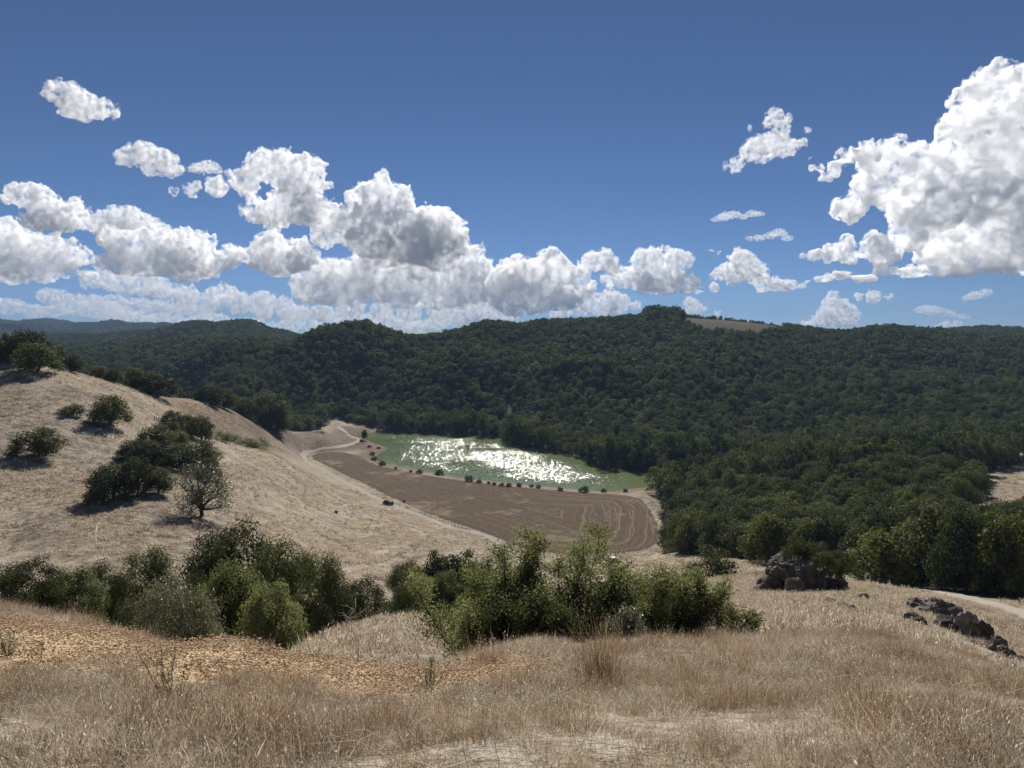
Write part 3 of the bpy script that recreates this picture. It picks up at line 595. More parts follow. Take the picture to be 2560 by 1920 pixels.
LEAF_SHRUB = leaf_material('leaf_shrub', (0.052, 0.062, 0.026), (0.124, 0.138, 0.058), (0.250, 0.255, 0.140), 0.48, 0.28, 0.48)
LEAF_WILLOW = leaf_material('leaf_willow', (0.075, 0.090, 0.030), (0.120, 0.132, 0.050), (0.180, 0.180, 0.080), 0.4, 0.2)
def bark_material(name, a, b):
    m = MT(name); co = m.coord('Object'); mp = m.node('Mapping'); mp.inputs['Scale'].default_value = (6, 6, 1.5); m.l(co, mp.inputs['Vector'])
    n = m.noise(mp.outputs[0], 3.0, 5, 0.7); col = m.ramp(n, [(0.3, a), (0.7, b)])
    return m.done(m.principled(col, 0.9, 0.1, m.bump(n, 0.6, 0.03)))
BARK = bark_material('bark', (0.040, 0.032, 0.026), (0.110, 0.092, 0.076))
DEADWOOD = bark_material('bleached_wood', (0.33, 0.30, 0.26), (0.60, 0.56, 0.50))

# ------------------------------------------------------------------ tree geometry
def tube(path, radii, sides=6):
    P = np.asarray(path, float); n = len(P); T = np.gradient(P, axis=0); T /= np.linalg.norm(T, axis=1)[:, None] + 1e-9
    ref = np.array([0.31, 0.17, 0.93]); A = np.cross(T, ref); A /= np.linalg.norm(A, axis=1)[:, None] + 1e-9; B = np.cross(T, A)
    a = np.linspace(0, 2 * math.pi, sides, endpoint=False)
    V = P[:, None] + (A[:, None] * np.cos(a)[None, :, None] + B[:, None] * np.sin(a)[None, :, None]) * np.asarray(radii, float)[:, None, None]
    i = np.arange(n * sides).reshape(n, sides); j = np.roll(i, -1, 1)
    f = np.stack([i[:-1], j[:-1], j[1:], i[1:]], -1).reshape(-1, 4)
    return V.reshape(-1, 3), f
class Acc:
    def __init__(self): self.v, self.f, self.n = [], [], 0
    def add(self, v, f): self.v.append(v); self.f.append(np.asarray(f) + self.n); self.n += len(v)
    def mesh(self, name, mat, smooth_shade=True):
        by = {}
        for f in self.f: by.setdefault(f.shape[1], []).append(f)
        return mesh_from(name, np.concatenate(self.v), [np.concatenate(x) for x in by.values()], mat, smooth_shade)
def limb(acc, rg, a, b, r0, r1, wob=0.12, n=6, sides=6):
    a = np.asarray(a, float); b = np.asarray(b, float); t = np.linspace(0, 1, n)[:, None]; L = np.linalg.norm(b - a)
    p = a + (b - a) * t; off = rg.normal(0, wob * L, (n, 3)) * np.sin(t * math.pi); off[:, 2] *= 0.5
    off = (off + np.roll(off, 1, 0) + np.roll(off, -1, 0)) / 3; off[0] = off[-1] = 0
    p = p + off; acc.add(*tube(p, np.linspace(r0, r1, n), sides)); return p
def leaves(name, mat, pos, out, size, rg, flat=1.0, aspect=0.62, spread=0.85):
    """a rhombic leaf (or leaf clump) at each position, roughly facing `out`"""
    n = len(pos); N = out * flat + rg.normal(0, spread * 0.6, (n, 3)) + np.array([0, 0, 0.3]); N /= np.linalg.norm(N, axis=1)[:, None]
    r = rg.normal(size=(n, 3)); A = np.cross(N, r); A /= np.linalg.norm(A, axis=1)[:, None] + 1e-9; B = np.cross(N, A)
    s = (size * rg.uniform(0.65, 1.35, n))[:, None]
    bend = N * s * 0.14
    V = np.stack([pos - A * s * 0.5 - bend, pos + B * s * aspect * 0.5, pos + A * s * 0.5 - bend, pos - B * s * aspect * 0.5], 1).reshape(-1, 3)
    f = np.arange(4 * n).reshape(n, 4)
    var = np.clip(rg.normal(0.5, 0.26, n), 0, 1)
    return V, f, var
def crown_points(rg, lobes, n, power=0.45, top=0.3):
    """positions crowded towards the outside of the lobes"""
    c = lobes[:, :3]; r = lobes[:, 3]; w = r ** 2; w = w / w.sum(); k = rg.choice(len(c), n, p=w)
    d = rg.normal(size=(n, 3)); d[:, 2] += top; d /= np.linalg.norm(d, axis=1)[:, None]
    rad = rg.uniform(0, 1, n) ** power
    p = c[k] + d * (r[k] * rad)[:, None] * np.array([1, 1, 0.8])
    return p, d
def make_tree(name, seed, h, w, nleaf, lsize, mat, shape='dome', trunk_h=0.22, nlobe=26, trunks=1, lobe_r=0.19, sides=6, twig=True, barkmat=None, jag=0.0):
    """-> (trunk mesh, crown mesh) about the origin: tapered trunk, limbs to every lobe, leaves spread through the lobes"""
    rg = np.random.default_rng(seed); tr = Acc(); lob = []
    base_r = 0.028 * h + 0.012 * w
    zc, rz, rx = h * (0.5 + trunk_h * 0.5), h * (0.5 - trunk_h * 0.5), w * 0.5
    for k in range(nlobe):
        u = (k + 0.5) / nlobe; a = k * 2.39996 + rg.normal(0, 0.3)
        cz = 1 - 2 * u * (0.92 if shape == 'dome' else 1.0)
        s = math.sqrt(max(0, 1 - cz * cz)); fr = rg.uniform(0.55, 0.86) if k % 4 else rg.uniform(0.15, 0.5)
        if shape == 'tall': s = s * (0.75 + 0.35 * (0.5 - cz * 0.5))
        x, y, z = fr * s * rx * math.cos(a), fr * s * rx * math.sin(a), zc + fr * cz * rz
        if shape == 'dome':
            fr = rg.uniform(0.66, 0.8) if k % 5 else rg.uniform(0.2, 0.5); el = math.asin(max(-0.28, 1 - 1.28 * u)); ce = math.cos(el)
            x, y = fr * ce * rx * math.cos(a), fr * ce * rx * math.sin(a); z = h * (trunk_h + (1 - trunk_h) * (0.22 + 0.68 * math.sin(el) * fr / 0.75))
        rr = w * lobe_r * rg.uniform(0.75, 1.3) * (1.0 - 0.25 * jag * rg.random())
        lob.append((x * rg.uniform(0.9, 1.12), y * rg.uniform(0.9, 1.12), z * rg.uniform(0.96, 1.05), rr))
    lob = np.array(lob)
    lean = rg.normal(0, 0.05 * h, (trunks, 2)); starts = rg.normal(0, 0.04 * w if trunks > 1 else 0, (trunks, 2)) * (1 + 2 * (trunks > 1))
    forks = []
    for t in range(trunks):
        top = np.array([starts[t, 0] * 2.2 + lean[t, 0], starts[t, 1] * 2.2 + lean[t, 1], h * (trunk_h + 0.25) * rg.uniform(0.85, 1.1)])
        p = limb(tr, rg, [starts[t, 0], starts[t, 1], -0.06 * h - 0.15], top, base_r / math.sqrt(trunks), base_r * 0.55 / math.sqrt(trunks), 0.06, 7, sides + 1)
        tr.v[-1][:sides + 1] *= np.array([1.35, 1.35, 1.0]) if trunks == 1 else 1.0
        forks.append(p)
    tips = []
    for L in lob:
        t = int(np.argmin([np.hypot(*(f[-1][:2] - L[:2])) for f in forks])); f = forks[t]; a = f[rg.integers(3, len(f))]
        r0 = base_r * 0.38 / math.sqrt(trunks) * rg.uniform(0.7, 1.1)
        p = limb(tr, rg, a, L[:3], r0, r0 * 0.3, 0.10, 5, max(4, sides - 1))
        if twig:
            for q in range(3):
                d = rg.normal(size=3); d[2] += 0.4; d /= np.linalg.norm(d)
                limb(tr, rg, p[3], L[:3] + d * L[3] * 0.9, r0 * 0.34, r0 * 0.1, 0.08, 4, 4)
    pos, out = crown_points(rg, lob, nleaf)
    if jag:
        pos += rg.normal(0, 0.05 * w * jag, pos.shape)
    V, f, var = leaves(name, mat, pos, out, np.full(nleaf, lsize), rg)
    # clumps share a tone
    tone = 0.30 * fbm(pos[:, 0] / (w * .14), pos[:, 1] / (w * .14), pos[:, 2] / (w * .14), octs=2, seed=seed)
    crown = mesh_from('crown', V, f, mat, False, {'var': ('FACE', 'FLOAT', np.clip(var + tone, 0, 1))})
    return tr.mesh('trunk', barkmat or BARK), crown
def plant(kind, proto, loc, sx, sz, rz, label, cat, group=None, root='oak_tree', tilt=(0, 0)):
    e = empty(root, (loc[0], loc[1], loc[2]), rz, (sx, sx, sz)); e.rotation_euler = (tilt[0], tilt[1], rz)
    link('trunk', proto[0], e); link('crown', proto[1], e)
    tag(e, label, cat, group); return e

# ---- prototypes, all of unit height 1 m x unit width 1 m are avoided: real metres, later scaled a little
OAKS = [make_tree('oak', 200 + i, 8.0, 9.5, 4600, 0.44, LEAF_OAK, 'dome', 0.05, 26 + 3 * i, lobe_r=0.17) for i in range(4)]
OAKS_Y = [make_tree('oak', 220 + i, 8.0, 8.5, 4200, 0.44, LEAF_YELLOW, 'dome', 0.04, 26, lobe_r=0.17) for i in range(2)]
TALLS = [make_tree('bay', 240 + i, 11.0, 7.5, 4200, 0.44, LEAF_OAK, 'tall', 0.10, 26, lobe_r=0.2) for i in range(3)]
TALLS_Y = [make_tree('bay', 250 + i, 11.0, 7.0, 3800, 0.44, LEAF_YELLOW, 'tall', 0.08, 26, lobe_r=0.2) for i in range(2)]
OPEN_OAK = make_tree('oak', 260, 8.0, 9.5, 5600, 0.22, LEAF_GREY, 'dome', 0.13, 38, lobe_r=0.17)
WILLOW = [make_tree('willow', 270 + i, 3.0, 4.0, 2600, 0.18, LEAF_WILLOW, 'dome', 0.02, 18, trunks=3, lobe_r=0.22) for i in range(2)]
SHRUBS = [make_tree('shrub', 280 + i, 2.2, 3.2, 2600, 0.17, LEAF_OAK, 'dome', 0.0, 16, trunks=3, lobe_r=0.22) for i in range(2)]

# ------------------------------------------------------------------ trees on the grass hill
def px_tree(px, base, top, wpx, protos, k, label, cat='oak tree', root='oak_tree', y0=85, y1=540, group='oaks on the grass hill', ph=8.0, pw=9.5, drop=0.0):
    g = hit(px, base, y0, y1); y = g.y
    h = (base - top) * y / F * 1.16; w = wpx * y / F * 1.2
    pr = protos[k % len(protos)]
    return plant(None, pr, (g.x, g.y, g.z - drop), w / pw, h / ph, k * 1.7, label, cat, group, root)
HILL = [
 (14, 903, 838, 26, TALLS, 0, 'slim pointed dark tree at the edge of the hilltop clump', 11, 7.5),
 (76, 908, 834, 112, OAKS, 1, 'largest dark oak of the clump on the hilltop', 8, 9.5),
 (92, 930, 865, 96, OAKS_Y, 0, 'dome shaped green oak in front of the dark hilltop clump', 8, 8.5),
 (-2, 908, 856, 54, OAKS_Y, 1, 'yellow green oak cut off by the photo edge on the hilltop', 8, 8.5),
 (143, 912, 866, 40, TALLS, 1, 'narrow dark tree at the lower end of the hilltop clump', 11, 7.5),
 (178, 931, 892, 56, OAKS, 2, 'small dark oak standing apart below the hilltop clump', 8, 9.5),
 (250, 948, 917, 40, OAKS_Y, 1, 'small yellowish oak just behind the hill crest', 8, 8.5),
 (283, 958, 924, 46, OAKS, 3, 'low dark oak behind the hill crest beside the yellowish one', 8, 9.5),
 (340, 965, 914, 58, OAKS_Y, 0, 'green oak, upper of the pair on the hill crest', 8, 8.5),
 (393, 993, 938, 96, OAKS, 0, 'wide dark oak, lower of the pair on the hill crest', 8, 9.5),
 (526, 1013, 966, 74, OAKS, 1, 'spreading oak with visible trunk on the crest line', 8, 9.5),
 (560, 1021, 978, 60, OAKS, 2, 'oak crowding the spreading crest oak on its lower side', 8, 9.5),
 (612, 1032, 988, 66, OAKS, 3, 'dark oak at the upper end of the shaded lower grove', 8, 9.5),
 (676, 1066, 990, 96, OAKS, 0, 'tallest dark oak of the shaded lower grove', 8, 9.5),
 (692, 1082, 1034, 58, OAKS, 2, 'dark oak at the foot of the shaded lower grove', 8, 9.5),
 (274, 1063, 997, 92, OAKS, 3, 'round oak alone on the middle of the grass slope', 8, 9.5),
 (95, 1139, 1080, 110, OAKS, 2, 'flat topped oak alone on the near grass slope', 8, 9.5),
 (433, 1078, 1032, 56, OAKS, 0, 'rounded oak at the upper end of the hollow', 8, 9.5),
 (431, 1086, 1056, 38, OAKS_Y, 1, 'small round yellow green oak below the hollow oak', 8, 8.5),
 (503, 1101, 1046, 70, OAKS, 1, 'dark oak beside the pale log in the hollow', 8, 9.5),
 (470, 1082, 1040, 40, OAKS_Y, 0, 'pale narrow oak between the two hollow oaks', 8, 8.5),
 (390, 1120, 1070, 80, OAKS, 2, 'oak at the top of the dense slope grove', 8, 9.5),
 (443, 1130, 1082, 64, OAKS_Y, 1, 'yellowish oak inside the dense slope grove', 8, 8.5),
 (330, 1148, 1106, 72, OAKS, 3, 'low oak at the uphill edge of the dense slope grove', 8, 9.5),
 (385, 1170, 1108, 104, OAKS, 0, 'broad oak in the middle of the dense slope grove', 8, 9.5),
 (450, 1178, 1116, 104, OAKS, 1, 'broad oak at the front of the dense slope grove', 8, 9.5),
 (505, 1172, 1112, 80, OAKS, 2, 'oak at the downhill edge of the dense slope grove', 8, 9.5),
 (522, 1199, 1150, 56, OAKS, 3, 'lowest small oak of the dense slope grove', 8, 9.5),
 (283, 1246, 1168, 108, OAKS, 1, 'dark oak behind the grassy mound', 8, 9.5),
 (345, 1236, 1152, 80, OAKS, 0, 'taller oak beside the dark one behind the mound', 8, 9.5),
 (396, 1232, 1180, 72, OAKS, 2, 'pale thin oak at the mound edge', 8, 9.5),
 (240, 1259, 1222, 50, SHRUBS, 0, 'low dark bush at the uphill end of the mound', 2.2, 3.2),
]
for px, b, t, wpx, pr, k, lb, ph, pw in HILL:
    px_tree(px, b, t, wpx, pr, k, lb, 'oak tree', 'oak_tree' if pr is not TALLS else 'bay_tree', ph=ph, pw=pw)
px_tree(506, 1291, 1176, 140, [OPEN_OAK], 0, 'open crowned oak with forked trunk casting a long shadow', ph=8, pw=9.5)
for k, (px, b, t, wpx, lb) in enumerate([(181, 1037, 1014, 52, 'low olive bush uphill of the round lone oak'), (560, 1106, 1080, 46, 'pale willow bush below the hollow oaks'), (612, 1117, 1096, 44, 'middle willow bush of the row below the hollow'), (645, 1124, 1099, 50, 'yellow green willow bush at the low end of the row'), (585, 1103, 1086, 30, 'smallest willow bush of the row below the hollow'), (800, 1083, 1077, 30, 'small dark bush on the hill spur above the road')]):
    px_tree(px, b, t, wpx, WILLOW if k else SHRUBS, k, lb, 'bush', 'willow_bush' if k else 'bush', ph=3.0 if k else 2.2, pw=4.0 if k else 3.2, group='bushes on the grass hill')

# ------------------------------------------------------------------ the wood on the right: single trees
def scatter_poly(poly, step, seed):
    rg = np.random.default_rng(seed); x0, y0 = poly.min(0); x1, y1 = poly.max(0); pts = []
    row = 0
    yy = y0
    while yy < y1:
        for xx in np.arange(x0 + (row % 2) * step / 2, x1, step):
            pts.append((xx + rg.normal(0, step * 0.22), yy + rg.normal(0, step * 0.22)))
        yy += step * 0.87; row += 1
    pts = np.array(pts); return pts[sdist(poly, pts[:, 0], pts[:, 1]) < -1.0]
wood = scatter_poly(WOOD, 7.6, 31)
wood = wood[forest_amount(wood[:, 0], wood[:, 1]) > 0.5]
wpx_ = 1280 + F * wood[:, 0] / wood[:, 1]
wood = wood[(wpx_ < 2660) & (wood[:, 1] < 372)]
order = np.argsort(wood[:, 1]); wood = wood[order]
N_IND = 250
rgw = np.random.default_rng(77)
WL = [('dark green oak crown in the dense wood behind the big rock', OAKS, 8, 9.5, 'oak_tree', 'oak tree'), ('yellow green oak crown in the dense wood behind the big rock', OAKS_Y, 8, 8.5, 'oak_tree', 'oak tree'),
      ('tall dark bay tree in the dense wood behind the big rock', TALLS, 11, 7.5, 'bay_tree', 'bay tree'), ('tall light green bay tree in the dense wood behind the big rock', TALLS_Y, 11, 7.0, 'bay_tree', 'bay tree')]
rest_wood = []; WSEEN = {}
for i, (x, y) in enumerate(wood):
    px = 1280 + F * x / y
    if i >= N_IND: rest_wood.append((x, y)); continue
    kind = rgw.choice(4, p=[0.66, 0.17, 0.11, 0.06]); lb, pr, ph, pw, root, cat = WL[kind]
    hh = rgw.uniform(7.5, 12.0) * (0.85 if px > 2420 and y > 125 else 1.08 if px > 2150 and y < 130 else 1.0); ww = rgw.uniform(8.5, 13.0) * (0.85 if kind > 1 else 1.0)
    dfront = -float(sdist(WOOD, [x], [y])[0]) if y < 230 else 40.0
    row = 'front rank of the wood' if dfront < 6 else 'second rank of the wood' if dfront < 13 else 'middle of the wood' if y < 205 else 'upper middle of the wood' if y < 245 else 'back of the wood' if y < 300 else 'far rim of the wood'
    colm = ('beside the field corner', 'behind the track bush', 'behind the huge boulder', 'above three pale rocks', 'above the shaded road', 'at the photo edge')[int(np.searchsorted([1760, 1900, 2090, 2260, 2430], px))]
    look = ('low ' if hh < 8.8 else 'high ' if hh > 10.8 else '') + ('narrow ' if ww < 9.3 else 'broad ' if ww > 11.6 else '')
    lb = look + ('dark oak, ', 'yellow green oak, ', 'dark bay, ', 'pale bay, ')[kind] + row + ' ' + colm
    wo = plant(None, pr[rgw.integers(len(pr))], (x, y, float(H(x, y)) - 0.2), ww / pw, hh / ph, rgw.uniform(0, 6.28), lb, cat, 'trees of the dense wood', root)
    WSEEN.setdefault(lb, []).append((px, wo))
for lb, lst in WSEEN.items():
    if len(lst) > 1:
        for k, (_, wo) in enumerate(sorted(lst, key=lambda t: t[0])): wo['label'] = lb.replace(' of the wood', '') + ', ' + 'first second third fourth fifth sixth seventh eighth ninth tenth eleventh twelfth'.split()[min(k, 11)] + ' such from the field'

# ------------------------------------------------------------------ instancing of what nobody could count
def scatter(name, pts, rot, scl, pick, protos, label):
    c = bpy.data.collections.new(name + '_kinds')
    for i, (me_list) in enumerate(protos):
        o = bpy.data.objects.new('%s_kind_%02d' % (name, i), me_list); c.objects.link(o)
    me = mesh_from(name, pts, np.zeros((0, 4), int), None, False, {'rot': ('POINT', 'FLOAT_VECTOR', rot), 'scl': ('POINT', 'FLOAT_VECTOR', scl), 'pick': ('POINT', 'INT', pick)})
    o = link(name, me); g = bpy.data.node_groups.new(name, 'GeometryNodeTree')
    g.interface.new_socket('Geometry', in_out='INPUT', socket_type='NodeSocketGeometry'); g.interface.new_socket('Geometry', in_out='OUTPUT', socket_type='NodeSocketGeometry')
    gi = g.nodes.new('NodeGroupInput'); go = g.nodes.new('NodeGroupOutput'); ip = g.nodes.new('GeometryNodeInstanceOnPoints'); ci = g.nodes.new('GeometryNodeCollectionInfo')
    ci.inputs['Collection'].default_value = c; ci.inputs['Separate Children'].default_value = True; ci.inputs['Reset Children'].default_value = True
    ip.inputs['Pick Instance'].default_value = True
    def na(n, t):
        a = g.nodes.new('GeometryNodeInputNamedAttribute'); a.data_type = t; a.inputs['Name'].default_value = n; return a.outputs[0]
    g.links.new(gi.outputs[0], ip.inputs['Points']); g.links.new(ci.outputs[0], ip.inputs['Instance']); g.links.new(na('pick', 'INT'), ip.inputs['Instance Index'])
    g.links.new(na('rot', 'FLOAT_VECTOR'), ip.inputs['Rotation']); g.links.new(na('scl', 'FLOAT_VECTOR'), ip.inputs['Scale']); g.links.new(ip.outputs[0], go.inputs[0])
    md = o.modifiers.new('scatter', 'NODES'); md.node_group = g
    tag(o, label, kind='stuff'); return o
def joined(pr):
    """trunk and crown of a prototype in one mesh, for the uncountable forest"""
    bm = bmesh.new()
    me = bpy.data.meshes.new('forest_tree'); a, b = pr
    va = np.empty(len(a.vertices) * 3, np.float32); a.vertices.foreach_get('co', va); vb = np.empty(len(b.vertices) * 3, np.float32); b.vertices.foreach_get('co', vb)
    bm.free()
    return b
FAR = [make_tree('far', 300 + i, 9.0, 9.5, 650, 1.0, LEAF_FAR, ('dome', 'dome', 'tall', 'dome')[i % 4], 0.06, 18, lobe_r=0.17, twig=False, sides=4)[1] for i in range(6)]
MIDF = [make_tree('mid', 320 + i, 9.5, 9.0, 1700, 0.58, LEAF_FAR, ('dome', 'tall', 'dome')[i % 3], 0.05, 22, lobe_r=0.17, twig=False, sides=4)[1] for i in range(6)]
FARY = [make_tree('fary', 340 + i, 10.0, 7.5, 800, 0.9, LEAF_YELLOW, 'tall', 0.05, 22, lobe_r=0.2, twig=False, sides=4)[1] for i in range(2)]
PR = MIDF + FAR + FARY
rf = np.random.default_rng(55); FP = []
for (ya, yb, step, smax) in ((300, 560, 7.6, 0.92), (560, 1080, 7.9, 0.92), (1080, 1900, 8.6, 0.92), (1900, 4700, 15.0, 0.9)):
    nx = int(2 * smax * yb / step); ny = int((yb - ya) / (step * 0.87))
    gx, gy = np.meshgrid(np.arange(nx) * step - smax * yb, ya + np.arange(ny) * step * 0.87)
    gx = gx + rf.normal(0, step * 0.24, gx.shape); gy = gy + rf.normal(0, step * 0.24, gx.shape)
    p = np.stack([gx.ravel(), gy.ravel()], -1); p = p[np.abs(p[:, 0]) < smax * p[:, 1]]
    fo = forest_amount(p[:, 0], p[:, 1]); p = p[fo > 0.5]
    if ya == 300: p = p[~((sdist(WOOD, p[:, 0], p[:, 1]) < 0) & (p[:, 1] < 372))]
    FP.append(np.column_stack([p, np.full(len(p), step)]))
if rest_wood: FP.append(np.column_stack([np.array(rest_wood), np.full(len(rest_wood), 6.0)]))
FP = np.concatenate(FP)
# leave out what lies behind the crests, where nothing of it can be seen even from a step aside
ok = np.ones(len(FP), bool); prof = np.exp(np.linspace(math.log(150), 0, 60))
for j in range(0, len(FP), 4000):
    b = FP[j:j + 4000]; z = H(b[:, 0], b[:, 1]) + 14
    u = np.linspace(0.06, 0.985, 70)[None, :]; gz = H(b[:, :1] * u, b[:, 1:2] * u); ln = (EYE + 4) + (z[:, None] - EYE - 4) * u
    ok[j:j + 4000] = (gz < ln).all(1)
FP = FP[ok]; n = len(FP); print('forest trees', n)
pick = np.where(FP[:, 1] < 650, rf.integers(0, 6, n), rf.integers(6, 12, n)); tallm = rf.random(n) < 0.05; pick = np.where(tallm, rf.integers(12, 14, n), pick)
big = np.clip(FP[:, 2] / 7.4, 0.95, 1.7)
clump = fbm(FP[:, 0] / 40, FP[:, 1] / 55, octs=3, seed=61)
sz = rf.uniform(0.62, 1.35, n) * big * (1 + 0.3 * clump); zz = rf.uniform(0.65, 1.25, n) * (1 + 0.35 * clump) * np.clip(big, 1, 1.25)
pk = 1280 + F * FP[:, 0] / FP[:, 1]
summit = (pk > 1612) & (pk < 1768) & (FP[:, 1] > 930) & (FP[:, 1] < 1020); zz = np.where(summit, zz * 1.75, zz); sz = np.where(summit, sz * 1.2, sz)
edge = FP[:, 1] - band(pk, FOREST_FRONT); fr_ = (pk > 930) & (edge < 26) & (FP[:, 1] < 620); zz = np.where(fr_, zz * 1.45, zz); sz = np.where(fr_, sz * 1.08, sz)
FZp = H(FP[:, 0], FP[:, 1]) - 0.5
scatter('forest', np.column_stack([FP[:, :2], FZp]), np.column_stack([np.zeros(n), np.zeros(n), rf.uniform(0, 6.28, n)]), np.column_stack([sz, sz, zz]), pick, PR, 'dark green oak and bay forest covering the hills beyond the lake')
# ------------------------------------------------------------------ trees and shrubs close by
NEAR = [make_tree('near', 400 + i, 6.0, 6.5, 26000, 0.135, LEAF_OAK, 'dome', 0.03, 40, trunks=2, lobe_r=0.15, jag=0.35) for i in range(3)]
NEAR_G = [make_tree('near', 410 + i, 5.0, 4.6, 21000, 0.115, LEAF_SHRUB, 'tall', 0.02, 40, trunks=2, lobe_r=0.16, jag=0.35) for i in range(2)]
NEAR_W = make_tree('near', 420, 1.6, 2.4, 15000, 0.05, LEAF_GREY, 'dome', 0.0, 40, trunks=4, lobe_r=0.15, jag=0.6)
def near_tree(px, top, wpx, y, protos, k, label, cat, root, group, ph, pw, base=None, rz=None, hmin=0.0):
    g = below(px, y); t = at(px, top, y).z; h = max(t - g.z, hmin); w = wpx * y / F
    pr = protos[k % len(protos)]
    return plant(None, pr, (g.x, g.y, g.z - 0.1), w / pw, h / ph, k * 2.1 if rz is None else rz, label, cat, group, root)
GULLY = 'trees and shrubs in the gully'
for a in [
 (30, 1392, 210, 31, NEAR, 0, 'low dark oak at the photo edge behind the knoll', 6.0, 6.5),
 (150, 1405, 190, 33, NEAR_G, 1, 'mid green bush between the edge oak and the dark gap', 5.0, 4.6),
 (245, 1402, 170, 36, NEAR, 1, 'dark green bush ahead of the grey shrub', 6.0, 6.5),
 (345, 1378, 190, 46, NEAR, 2, 'dark oak crown at the shaded back of the gully', 6.0, 6.5),
 (560, 1300, 280, 52, NEAR, 0, 'large dark oak, uphill half of the tallest pair in the gully', 6.0, 6.5),
 (700, 1345, 270, 50, NEAR, 1, 'large dark oak, downhill half of the tallest pair in the gully', 6.0, 6.5),
 (560, 1385, 240, 30, NEAR_G, 0, 'bright green leafy tree in front of the tall dark oaks', 5.0, 4.6),
 (660, 1440, 190, 28, NEAR_G, 1, 'light green bush leaning out beside the bright leafy tree', 5.0, 4.6),
 (790, 1400, 190, 40, NEAR, 2, 'rounded green oak behind the white dead branch', 6.0, 6.5),
 (890, 1440, 180, 43, NEAR, 0, 'dark oak at the low end of the gully trees', 6.0, 6.5),
 (480, 1430, 160, 38, NEAR, 1, 'dark bush between the grey shrub and the bright tree', 6.0, 6.5),
]:
    near_tree(a[0], a[1], a[2], a[3], a[4], a[5], a[6], 'tree', 'oak_tree', GULLY, a[7], a[8])
near_tree(415, 1440, 235, 16.5, [NEAR_W], 0, 'grey leaved shrub on the edge of the orange bank', 'shrub', 'grey_shrub', None, 1.6, 2.4)
near_tree(1000, 1520, 80, 34, SHRUBS, 1, 'small round bush beside the path in the gully', 'bush', 'bush', None, 2.2, 3.2)
for px, top, wpx, y, pr, k, lb, ph, pw in [(1010, 1398, 120, 74, NEAR, 0, 'dark oak at the uphill end of the middle grove', 6, 6.5), (1085, 1374, 100, 78, TALLS, 0, 'tall pointed tree in the middle grove', 11, 7.5), (1150, 1372, 110, 80, TALLS, 1, 'tall dark tree behind the shrub in the middle grove', 11, 7.5), (1205, 1388, 90, 76, TALLS, 2, 'dark tree of the middle grove half hidden by the shrub', 11, 7.5),
      (1050, 1430, 130, 64, NEAR_G, 0, 'mid green tree at the front of the middle grove', 5, 4.6), (1110, 1420, 130, 62, NEAR_G, 1, 'lighter green tree at the front of the middle grove', 5, 4.6), (1010, 1455, 100, 60, NEAR, 1, 'low dark oak at the front of the middle grove', 6, 6.5), (1180, 1430, 120, 62, NEAR, 2, 'dark oak right behind the tall shrub', 6, 6.5)]:
    near_tree(px, top, wpx, y, pr, k, lb, 'tree', 'oak_tree', 'middle grove', ph, pw)
near_tree(1112, 1500, 90, 24, WILLOW, 0, 'yellow green bush at the side of the tall shrub', 'bush', 'bush', None, 3.0, 4.0)
near_tree(1792, 1372, 132, 78, SHRUBS, 0, 'round grey green bush beside the track left of the rock', 'bush', 'bush', None, 2.2, 3.2)
near_tree(1735, 1415, 50, 76, SHRUBS, 1, 'small bush at the foot of the round track bush', 'bush', 'bush', None, 2.2, 3.2)

# the thicket in front: several upright, many stemmed shrubs
def thicket(name, seed, h, w, stems, nleaf, lsize, mat, spread=1.0, sparse=0.0):
    rg = np.random.default_rng(seed); tr = Acc(); P = []; D = []
    for s in range(stems):
        a = rg.uniform(0, 6.28); r = rg.uniform(0, 0.18) * w; b = np.array([r * math.cos(a), r * math.sin(a), -0.25])
        hh = h * rg.uniform(0.62, 1.0); t = b + np.array([rg.normal(0, 0.26 * w * spread), rg.normal(0, 0.24 * w * spread), hh + 0.25])
        p = limb(tr, rg, b, t, 0.026 * math.sqrt(h / 2.5), 0.006, 0.05, 9, 6)
        for k in range(30):
            u = rg.uniform(0.12 + sparse * 0.3, 1.0); q = p[0] + 0; q = np.array([np.interp(u * 8, range(9), p[:, c]) for c in range(3)])
            d = rg.normal(size=3); d[2] = abs(d[2]) * 0.7 + 0.1; d /= np.linalg.norm(d); L = w * rg.uniform(0.16, 0.36) * (1.15 - 0.55 * u)
            e = q + d * L; limb(tr, rg, q, e, 0.008, 0.002, 0.1, 4, 4)
            m = max(4, int(nleaf * 1.9 / stems / 30)); uu = rg.uniform(0.15, 1.08, m)[:, None]
            pos = q + (e - q) * uu + rg.normal(0, 0.055 + 0.03 * w * 0.4, (m, 3)); P.append(pos); D.append(np.tile(d, (m, 1)) + rg.normal(0, 0.5, (m, 3)))
    P = np.concatenate(P); D = np.concatenate(D); D /= np.linalg.norm(D, axis=1)[:, None]; ok = P[:, 2] > 0.02; P, D = P[ok], D[ok]
    V, f, var = leaves(name, mat, P, D, np.full(len(P), lsize), rg, 0.7, 0.5, 1.0)
    tone = 0.25 * fbm(P[:, 0] / .35, P[:, 1] / .35, P[:, 2] / .35, octs=2, seed=seed)
    return tr.mesh('trunk', BARK), mesh_from('crown', V, f, mat, False, {'var': ('FACE', 'FLOAT', np.clip(var + tone, 0, 1))})
